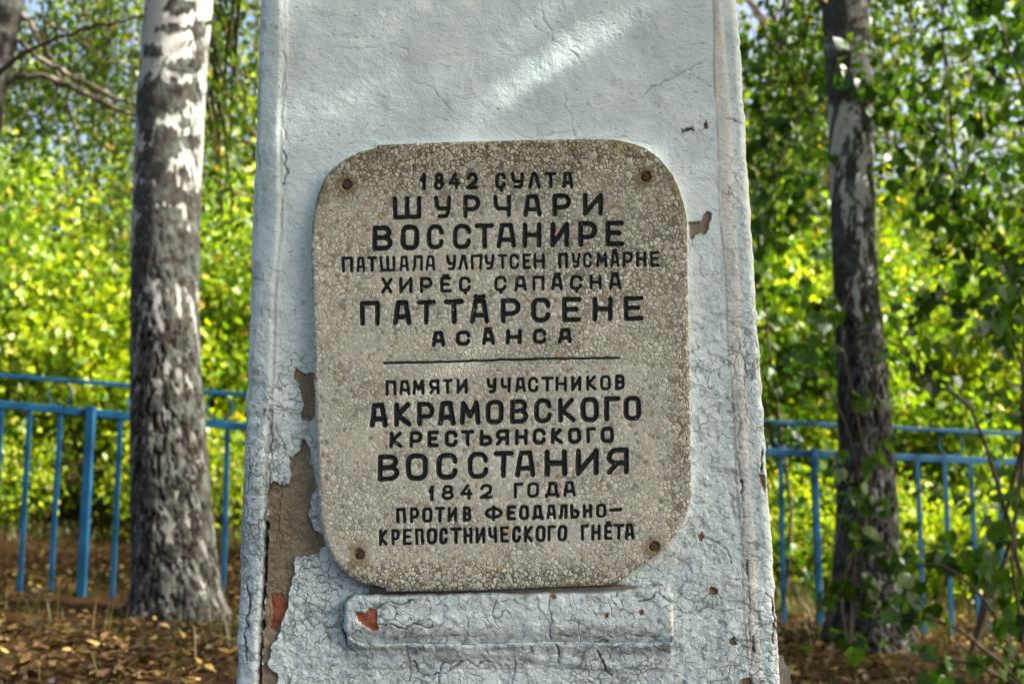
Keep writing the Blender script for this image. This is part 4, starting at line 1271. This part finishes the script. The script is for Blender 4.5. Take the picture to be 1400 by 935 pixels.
# low undergrowth in front of the shrubs
for k, (px, Y, lab) in enumerate(((40, 9.0, 'low leafy bush at the foot of the left shrubs'), (300, 8.9, 'low leafy bush seen between birch trunk and obelisk'), (1090, 8.9, 'low leafy bush behind the first right fence post'), (1290, 8.8, 'low leafy bush behind the right pickets'), (1420, 8.9, 'low leafy bush behind the fence at the right edge'))):
    shrub('low_bush', lab, 'bush', px, Y, .85, 2.0, LEAF_BANK, 260 + k, 90, 34, .055, 'low bushes beyond the fence', 4, .05)

# ---- taller trees whose crowns fill the top with sky showing through
def tree(name, label, px, Y, hgt, rad, zc, mat_, seed, ncl, per, size, group=None, spread=.20, x=None, gaps=()):
    x = unp(px, 600, Y)[0] if x is None else x
    z = float(gz(x, Y))
    root = thing(name, label, 'tree', (x, Y, z - .03), group)
    r = random.Random(seed)
    P = smooth_path([(x, Y, z - .1), (x + r.uniform(-.1, .1), Y, z + hgt * .4), (x + r.uniform(-.3, .3), Y, z + hgt * .92)], 24)
    V, F = tube(P, np.linspace(.022 * hgt, .01, 24), 12)
    link('trunk', mesh_np('trunk', V - np.array(root.location), F, {'dark': np.full(len(V), .65), 'fissure': np.full(len(V), .2)}, True, BARK2), root)
    for k in range(8):
        i = r.randrange(8, 22); a = r.uniform(0, 6.28); L = rad[0] * r.uniform(.5, .95)
        s_ = P[i]; e = s_ + np.array([math.cos(a) * L, math.sin(a) * L * .8, r.uniform(.1, .9)])
        add_branch(root, [s_, (s_ + e) / 2 + [0, 0, .15], e], .006 * hgt, .008, TWIG, 10, 6)
    c_, _ = crown_points((x, Y, z + zc), rad, ncl, per, spread, seed, 1.3, .1)
    for (gx, gy), gr_ in gaps:  # leaves cleared along sun rays so light reaches chosen spots
        o_ = unp(gx, gy, 1.83); q_ = c_ - o_; sv = np.array(SUN)
        dd = np.linalg.norm(q_ - (q_ @ sv)[:, None] * sv, axis=1)
        c_ = c_[dd > gr_]
    add_leaves(root, c_, size, mat_, seed + 1)
    return root
G2 = 'trees standing behind the shrubs'
TR = [
    (-60, 12.5, 7.0, (2.0, 1.5, 2.2), 4.6, 'leafy tree rising behind the shrubs at the far left'),
    (150, 14.0, 7.0, (1.9, 1.5, 2.1), 4.6, 'leafy tree with sky gaps seen left of the white-barked birch'),
    (330, 13.0, 7.2, (1.9, 1.5, 2.3), 4.5, 'leafy tree whose crown shows between birch and obelisk'),
    (620, 14.0, 7.0, (2.2, 1.5, 2.2), 4.6, 'leafy tree wholly behind the obelisk'),
    (930, 14.0, 7.0, (2.0, 1.5, 2.2), 4.6, 'leafy tree behind the right edge of the obelisk'),
    (1090, 12.0, 7.2, (1.6, 1.4, 2.6), 4.2, 'leafy tree filling the gap between obelisk and dark birch'),
    (1270, 12.6, 7.2, (1.8, 1.5, 2.5), 4.2, 'leafy tree just right of the dark birch'),
    (1440, 12.0, 7.2, (1.9, 1.5, 2.6), 4.3, 'leafy tree with white sky gaps at the top right edge'),
]
for k, (px, Y, hg, rd, zc, lab) in enumerate(TR):
    tree('leafy_tree', lab, px, Y, hg, rd, zc, LEAF_MID, 300 + k, (120 if k < 2 else 165), 30, .085, G2)

G3 = 'slender lime-green young trees behind the shrubs'
for k, (px, Y, hg, lab) in enumerate((
    (-70, 11.6, 4.2, 'slender lime-green young tree behind the far left shrubs'), (70, 11.9, 3.9, 'slender lime-green young tree above the ring of the left fence'),
    (215, 11.5, 4.3, 'slender lime-green young tree hidden partly by the white-barked birch'), (335, 12.0, 4.8, 'slender lime-green young tree just left of the obelisk'),
    (1060, 11.4, 5.0, 'slender lime-green young tree just right of the obelisk'), (1210, 11.8, 5.3, 'slender lime-green young tree just right of the dark birch top'),
    (1330, 11.4, 4.9, 'slender lime-green young tree near the right edge'), (1460, 11.8, 5.2, 'slender lime-green young tree beyond the right edge'))):
    tree('young_tree', lab, px, Y, hg, (1.05, .8, hg * .42), hg * .53, LEAF_BANK if k % 2 else LEAF_BANK2, 340 + k, 115, 32, .080, G3, .15)

# ---- trees out of frame on the right that shade the obelisk and the near ground
tree('shade_tree', 'broad leafy tree right of the camera whose crown shades the obelisk', 0, 1.2, 6.8, (1.5, 1.9, 1.75), 4.0, LEAF_MID, 401, 560, 34, .085, None, .22, x=3.9, gaps=(((800, 30), .051), ((690, 130), .035), ((1000, 110), .04)))
tree('shade_tree', 'leafy tree further right beside the fence, shading the near ground', 0, 4.4, 7.5, (1.7, 1.8, 1.9), 4.3, LEAF_MID, 402, 400, 30, .085, None, .24, x=5.6)

tree('shade_tree', 'unseen leafy tree added just behind the camera, its crown dimming the skylight', 0, -2.6, 7.2, (3.6, 3.2, 1.3), 5.2, LEAF_MID, 403, 620, 34, .14, None, .26, x=.9)  # added out of view so less sky light reaches the obelisk
tree('shade_tree', 'unseen leafy tree added left of the camera to dim the skylight', 0, .3, 7.0, (1.6, 2.2, 1.7), 4.5, LEAF_MID, 404, 230, 30, .11, None, .26, x=-3.9)  # another unseen crown added to block sky light
tree('shade_tree', 'unseen leafy tree added well behind the camera on the left to dim the skylight', 0, -5.5, 7.0, (2.6, 2.0, 2.2), 4.3, LEAF_MID, 405, 200, 30, .12, None, .28, x=-2.8)  # unseen tree added to deepen the shade from behind

# ---- far wood
def far_wood():
    r = np.random.default_rng(77)
    n = 60000
    x = r.uniform(-26, 26, n); y = r.uniform(18, 26, n)
    top = 3.2 + 2.2 * fbm(x / 3 + 20, y / 6, 8, 3)
    z = gz(x, y) + r.random(n) * top
    V, F, t = leaf_batch(np.stack([x, y, z], -1), None, .30, 5)
    o = link('far_wood', mesh_np('far_wood', V, F, {'tint': t}, False, LEAF_MID))
    tag(o, 'hazy green mass of woodland far behind the shrubs', 'woodland', None, 'stuff')
far_wood()

# ---- broad-leaved saplings in front, at the right
def heart(fold=.12):
    """a broad leaf as a small mesh, stalk at origin, length 1"""
    half = [(0, .02), (.22, -.06), (.42, .06), (.50, .28), (.42, .52), (.24, .78), (.0, 1.06)]
    v = [(0, y, 0) for y in (.02, .25, .5, .75, 1.06)]
    ring = half[1:-1]
    vs = v + [(x, y, fold * x * 2 - .15 * max(0, y - .5) ** 2) for x, y in ring] + [(-x, y, fold * x * 2 - .15 * max(0, y - .5) ** 2) for x, y in ring]
    f = []
    for o, s_ in ((5, 1), (10, -1)):
        q = [(0, o, o + 1), (0, o + 1, 1), (1, o + 1, o + 2), (1, o + 2, o + 3, 2), (2, o + 3, o + 4, 3), (3, o + 4, 4)]
        f += [t if s_ > 0 else t[::-1] for t in q]
    return vs, f
def leaf_protos(mat_, n=6, name='leaf'):
    out = []
    r = random.Random(5)
    for k in range(n):
        vs, f = heart(r.uniform(.02, .25))
        sx = r.uniform(.85, 1.05)
        vs = [(x * sx + r.uniform(-.02, .02), y + r.uniform(-.02, .02), z + r.uniform(-.03, .03)) for x, y, z in vs]
        me = bpy.data.meshes.new(name); me.from_pydata(vs, [], f); me.materials.append(mat_)
        a = me.attributes.new('tint', 'FLOAT', 'POINT')
        t = (k + .5) / n
        a.data.foreach_set('value', [t] * len(vs))
        out.append(me)
    return out
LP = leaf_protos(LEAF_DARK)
def sapling(name, label, base, stems, nind, nstuff, size, seed, spread=.09):
    """stems: lists of world points; leaves hang along them; nind separate leaves, the rest one mesh"""
    r = np.random.default_rng(seed)
    root = thing(name, label, 'sapling', base)
    b = np.array(root.location)
    L = []
    for st, r0 in stems:
        add_branch(root, st, r0, r0 * .35, TWIG, 16, 6, 'stem')
        L.append(smooth_path(st, 40))
    allp, dirs = [], []
    tot = nind + nstuff
    wts = np.array([np.linalg.norm(np.diff(l, axis=0), axis=1).sum() for l in L]); wts /= wts.sum()
    for l, w_ in zip(L, wts):
        n = int(tot * w_) + 1
        # side twigs
        nt_ = max(2, n // 9)
        for k in range(nt_):
            i = int(r.integers(6, 40)); q = l[i]
            d = r.normal(size=3) * [1, .8, .6]; d /= np.linalg.norm(d)
            ln = r.uniform(.5, 1.6) * spread * 2.2
            e = q + d * ln
            for j in range(9):
                t = r.random() ** .8
                allp.append(q + d * ln * t + r.normal(size=3) * spread * .25); dirs.append(d)
    allp = np.array(allp)
    pxa, pya = proj(allp)
    allp = allp[~((pxa > 1240) & (pya > 580) & (pya < 665) & (r.random(len(allp)) < .8))]          # a gap where the rails show
    order = r.permutation(len(allp)); allp = allp[order]
    # the nearest leaves are objects of their own
    d = np.linalg.norm(allp - CAM, axis=1)
    px, py = proj(allp)
    vis = (px > -20) & (px < 1420) & (py > -20) & (py < 960)
    o = np.argsort(np.where(vis, d, d + 50))
    ind = o[:min(nind, int(vis.sum()))]; rest = o[len(ind):]
    for i in ind:
        a = Vector((r.normal(), r.normal(), r.normal() - 1.1)).normalized()
        n_ = Vector((r.normal() * .7, r.normal() * .7 - .3, r.normal() * .5 + .8)); n_ = (n_ - a * n_.dot(a)).normalized()
        x_ = a.cross(n_)
        R_ = Matrix((x_, a, n_)).transposed().to_4x4()
        s_ = size * r.uniform(.6, 1.2)
        ob = link('leaf', LP[int(r.integers(0, len(LP)))], root)
        ob.matrix_local = Matrix.Translation(Vector(allp[i] - b)) @ R_ @ Matrix.Diagonal((s_, s_, s_, 1))
    if len(rest):
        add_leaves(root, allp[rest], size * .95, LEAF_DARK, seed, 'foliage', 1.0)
U = unp
b1 = U(1420, 960, 5.0); b1[2] = float(gz(b1[0], 5.0))
sapling('young_lime_tree', 'leafy dark green sapling at the lower right corner in front of the pickets', b1, [
    ([b1, U(1400, 800, 4.9), U(1375, 700, 4.9), U(1330, 560, 5.0), U(1262, 515, 5.1), U(1225, 450, 5.2)], .013),
    ([b1, U(1380, 880, 4.8), U(1330, 800, 4.8), U(1270, 770, 4.9), U(1215, 800, 5.0)], .009),
    ([b1, U(1350, 890, 4.6), U(1290, 850, 4.6), U(1240, 845, 4.7), U(1180, 860, 4.9)], .008),
    ([b1, U(1395, 850, 4.7), U(1385, 740, 4.7), U(1395, 640, 4.7)], .010),
    ([b1, U(1340, 910, 4.5), U(1290, 900, 4.5), U(1250, 890, 4.5)], .008),
    ([b1, U(1410, 780, 4.9), U(1420, 640, 5.0), U(1390, 480, 5.1), U(1340, 380, 5.2)], .012),
], 250, 60, .078, 21, .11)
b2 = U(1160, 880, 5.9); b2[2] = float(gz(b2[0], 5.9))
sapling('young_lime_tree', 'thin sapling growing up against the dark birch trunk', b2, [
    ([b2, U(1150, 800, 5.8), U(1190, 680, 5.8), U(1170, 560, 5.75), U(1150, 430, 5.8), U(1210, 330, 5.8)], .010),
    ([b2, U(1170, 640, 5.8), U(1120, 500, 5.9), U(1100, 420, 6.0)], .007),
    ([b2, U(1180, 600, 5.8), U(1230, 470, 5.7), U(1290, 400, 5.7)], .007),
    ([b2, U(1200, 820, 5.7), U(1240, 760, 5.6), U(1280, 750, 5.6)], .006),
    ([b2, U(1120, 820, 5.8), U(1160, 790, 5.7), U(1190, 770, 5.7)], .005),
], 190, 60, .075, 22, .10)
b3 = U(1330, 935, 6.2); b3[2] = float(gz(b3[0], 6.2))
sapling('young_lime_tree', 'tall slender sapling with dark leaves reaching up at the right', b3, [
    ([b3, U(1390, 700, 6.2), U(1400, 450, 6.2), U(1370, 350, 6.2), U(1310, 230, 6.2), U(1290, 60, 6.2)], .016),
    ([b3, U(1420, 500, 6.3), U(1440, 250, 6.3), U(1390, 100, 6.3), U(1340, -60, 6.3)], .014),
    ([U(1370, 350, 6.2), U(1320, 300, 6.2), U(1250, 260, 6.1), U(1215, 200, 6.1)], .008),
    ([U(1310, 230, 6.2), U(1260, 160, 6.2), U(1220, 120, 6.1), U(1190, 60, 6.1)], .008),
], 250, 1000, .078, 23, .17)
b4 = U(1070, 900, 7.6); b4[2] = float(gz(b4[0], 7.6))
sapling('young_lime_tree', 'dark leafy sapling between the obelisk and the dark birch, beyond the fence', b4, [
    ([b4, U(1080, 700, 7.6), U(1050, 460, 7.6), U(1036, 330, 7.6), U(1075, 200, 7.6), U(1095, 60, 7.6)], .014),
    ([U(1036, 330, 7.6), U(1060, 240, 7.6), U(1045, 150, 7.6), U(1030, 40, 7.6)], .010),
    ([U(1075, 200, 7.6), U(1105, 100, 7.6), U(1150, 68, 7.3)], .016),
    ([U(1036, 330, 7.6), U(1085, 300, 7.6), U(1120, 230, 7.5)], .008),
], 160, 1150, .080, 24, .17)

# ------------------------------------------------------------------ litter, grass, twigs
def litter():
    r = np.random.default_rng(9)
    def place(n, x0, x1, y0, y1):
        x = r.uniform(x0, x1, n); y = r.uniform(y0, y1, n)
        return np.stack([x, y, gz(x, y)], -1)
    P = np.vstack([place(22000, -3.2, 3.2, 3.0, 7.0), place(52000, -4.6, 4.8, 6.5, 10.0), place(12000, -7.5, 7.5, 9, 14), place(3000, -4, 4, -1, 3)])
    dn = fbm(P[:, 0] * 1.4 + 9, P[:, 1] * 1.4 + 3, 4, 3)
    P = P[r.random(len(P)) < np.clip(.12 + (dn - .38) * 3.2, .04, .8)]
    P[:, 2] += .012 + .012 * (fbm(P[:, 0] * 14, P[:, 1] * 14, 9, 3) - .5) + r.random(len(P)) * .012
    n = len(P)
    # lie nearly flat
    th = r.uniform(0, 6.283, n); tl = r.normal(size=(n, 2)) * .35
    a = np.stack([np.cos(th), np.sin(th), tl[:, 0]], -1); a /= np.linalg.norm(a, axis=1)[:, None]
    c = np.stack([tl[:, 1], tl[:, 1] * .5, np.ones(n)], -1); c -= a * (a * c).sum(1)[:, None]; c /= np.linalg.norm(c, axis=1)[:, None]
    b = np.cross(a, c)
    s = .038 * r.uniform(.5, 1.4, n)
    T = np.array([[0, 0, 0], [.36, .25, .14], [.46, .5, .2], [0, 1, 0.1], [-.46, .5, .2], [-.36, .25, .14]])
    V = P[:, None] + s[:, None, None] * (T[None, :, 0, None] * .85 * b[:, None] + T[None, :, 1, None] * a[:, None] + T[None, :, 2, None] * c[:, None])
    tint = r.random(n)
    px, py = proj(P)
    vis = (px > -10) & (px < 1410) & (py < 950) & ~((px > 315) & (px < 1072))
    score = np.where(vis, s / P[:, 1], 0)
    o = np.argsort(-score)
    ind = o[:300]; rest = o[300:]
    i = np.arange(len(rest))[:, None] * 6
    F = np.concatenate([np.concatenate([i, i + 1, i + 2, i + 3], 1), np.concatenate([i, i + 3, i + 4, i + 5], 1)])
    lo = link('leaf_litter', mesh_np('leaf_litter', V[rest].reshape(-1, 3), F, {'tint': np.repeat(tint[rest], 6)}, False, LITTER), ground)
    lo['kind'] = 'stuff'
    PR = leaf_protos(LITTER, 10, 'fallen_leaf')
    for q in ind:
        ob = link('fallen_leaf', PR[int(tint[q] * 9.99)], ground)
        R_ = Matrix((Vector(b[q]), Vector(a[q]), Vector(c[q]))).transposed().to_4x4()
        ob.matrix_local = Matrix.Translation(Vector(P[q])) @ R_ @ Matrix.Diagonal((s[q], s[q], s[q] * 1.3, 1))
litter()
def grass(name, label, areas, seed, hmin, hmax):
    r = np.random.default_rng(seed)
    Vs, Fs, Ts, o = [], [], [], 0
    for cx, cy, sx, sy, n in areas:
        x = cx + r.normal(size=n) * sx; y = cy + r.normal(size=n) * sy
        cl = fbm(x * 4 + 30, y * 4 + 30, seed, 3)
        k = cl > .46
        x, y = x[k], y[k]; n = len(x)
        z = gz(x, y) - .01
        h = r.uniform(hmin, hmax, n); th = r.uniform(0, 6.283, n); ln = r.uniform(.15, .8, n) * h
        wv = r.uniform(.0009, .0024, n)
        dx, dy = np.cos(th), np.sin(th)
        for f0, f1 in ((0, 1),):
            p = [np.stack([x - dy * wv, y + dx * wv, z], -1), np.stack([x + dy * wv, y - dx * wv, z], -1),
                 np.stack([x + dx * ln * .35 + dy * wv * .8, y + dy * ln * .35 - dx * wv * .8, z + h * .6], -1), np.stack([x + dx * ln * .35 - dy * wv * .8, y + dy * ln * .35 + dx * wv * .8, z + h * .6], -1),
                 np.stack([x + dx * ln, y + dy * ln, z + h * .95], -1)]
        V = np.stack(p, 1)
        i = np.arange(n)[:, None] * 5 + o
        F = np.concatenate([np.concatenate([i, i + 1, i + 2, i + 3], 1), np.concatenate([i + 3, i + 2, i + 4, i + 4], 1)])
        Vs.append(V.reshape(-1, 3)); Fs.append(F); Ts.append(np.repeat(r.random(n), 5)); o += 5 * n
    V = np.vstack(Vs); F = np.vstack(Fs)
    # split the tip triangles off degenerate quads
    tri = F[:, 2] == 0
    me = bpy.data.meshes.new(name)
    q = F[(F[:, 3] != F[:, 2])]; t3 = F[(F[:, 3] == F[:, 2])][:, :3]
    loops = np.concatenate([q.ravel(), t3.ravel()]).astype(np.int32)
    me.vertices.add(len(V)); me.vertices.foreach_set('co', V.astype(np.float32).ravel())
    me.loops.add(len(loops)); me.loops.foreach_set('vertex_index', loops)
    me.polygons.add(len(q) + len(t3))
    me.polygons.foreach_set('loop_start', np.concatenate([np.arange(len(q)) * 4, len(q) * 4 + np.arange(len(t3)) * 3]).astype(np.int32))
    me.polygons.foreach_set('loop_total', np.concatenate([np.full(len(q), 4), np.full(len(t3), 3)]).astype(np.int32))
    a = me.attributes.new('tint', 'FLOAT', 'POINT'); a.data.foreach_set('value', np.concatenate(Ts).astype(np.float32))
    me.materials.append(GRASS); me.update(calc_edges=True)
    tag(link(name, me), label, 'grass', None, 'stuff')
grass('grass', 'thin dry grass growing under the trees and along the fence', [
    (birch.location.x + .1, 5.3, .5, .2, 500), (-1.2, 4.6, .8, .5, 260), (-2.3, 6.3, .9, .2, 200), (1.9, 6.2, .9, .5, 1200), (-2.5, 8.9, 2.2, .3, 2500), (2.6, 8.4, 1.6, .6, 6000), (2.2, 4.8, .7, .6, 500), (0, 9.4, 4.5, .6, 6000)], 31, .04, .20)
for k, (a, b, lab) in enumerate((((158, 898), (236, 902), 'thin bare twig lying among the leaves left of the obelisk'), ((30, 830), (75, 806), 'short crooked stick lying by the left fence pickets'))):
    def gp(px, py):
        for Y in np.linspace(3, 8, 800):
            p = unp(px, py, Y)
            if p[2] <= gz(p[0], p[1]):
                return p
        return p
    A, B = gp(*a), gp(*b)
    root = thing('fallen_twig', lab, 'twig', A)
    add_branch(root, [A + [0, 0, .02], (A + B) / 2 + [0, .03, .045], B + [0, 0, .02]], .005, .002, TWIG, 10, 5, 'stick')
print('objects', len(bpy.data.objects), 'tris', sum(len(o.data.polygons) * 2 for o in bpy.data.objects if o.type == 'MESH'))
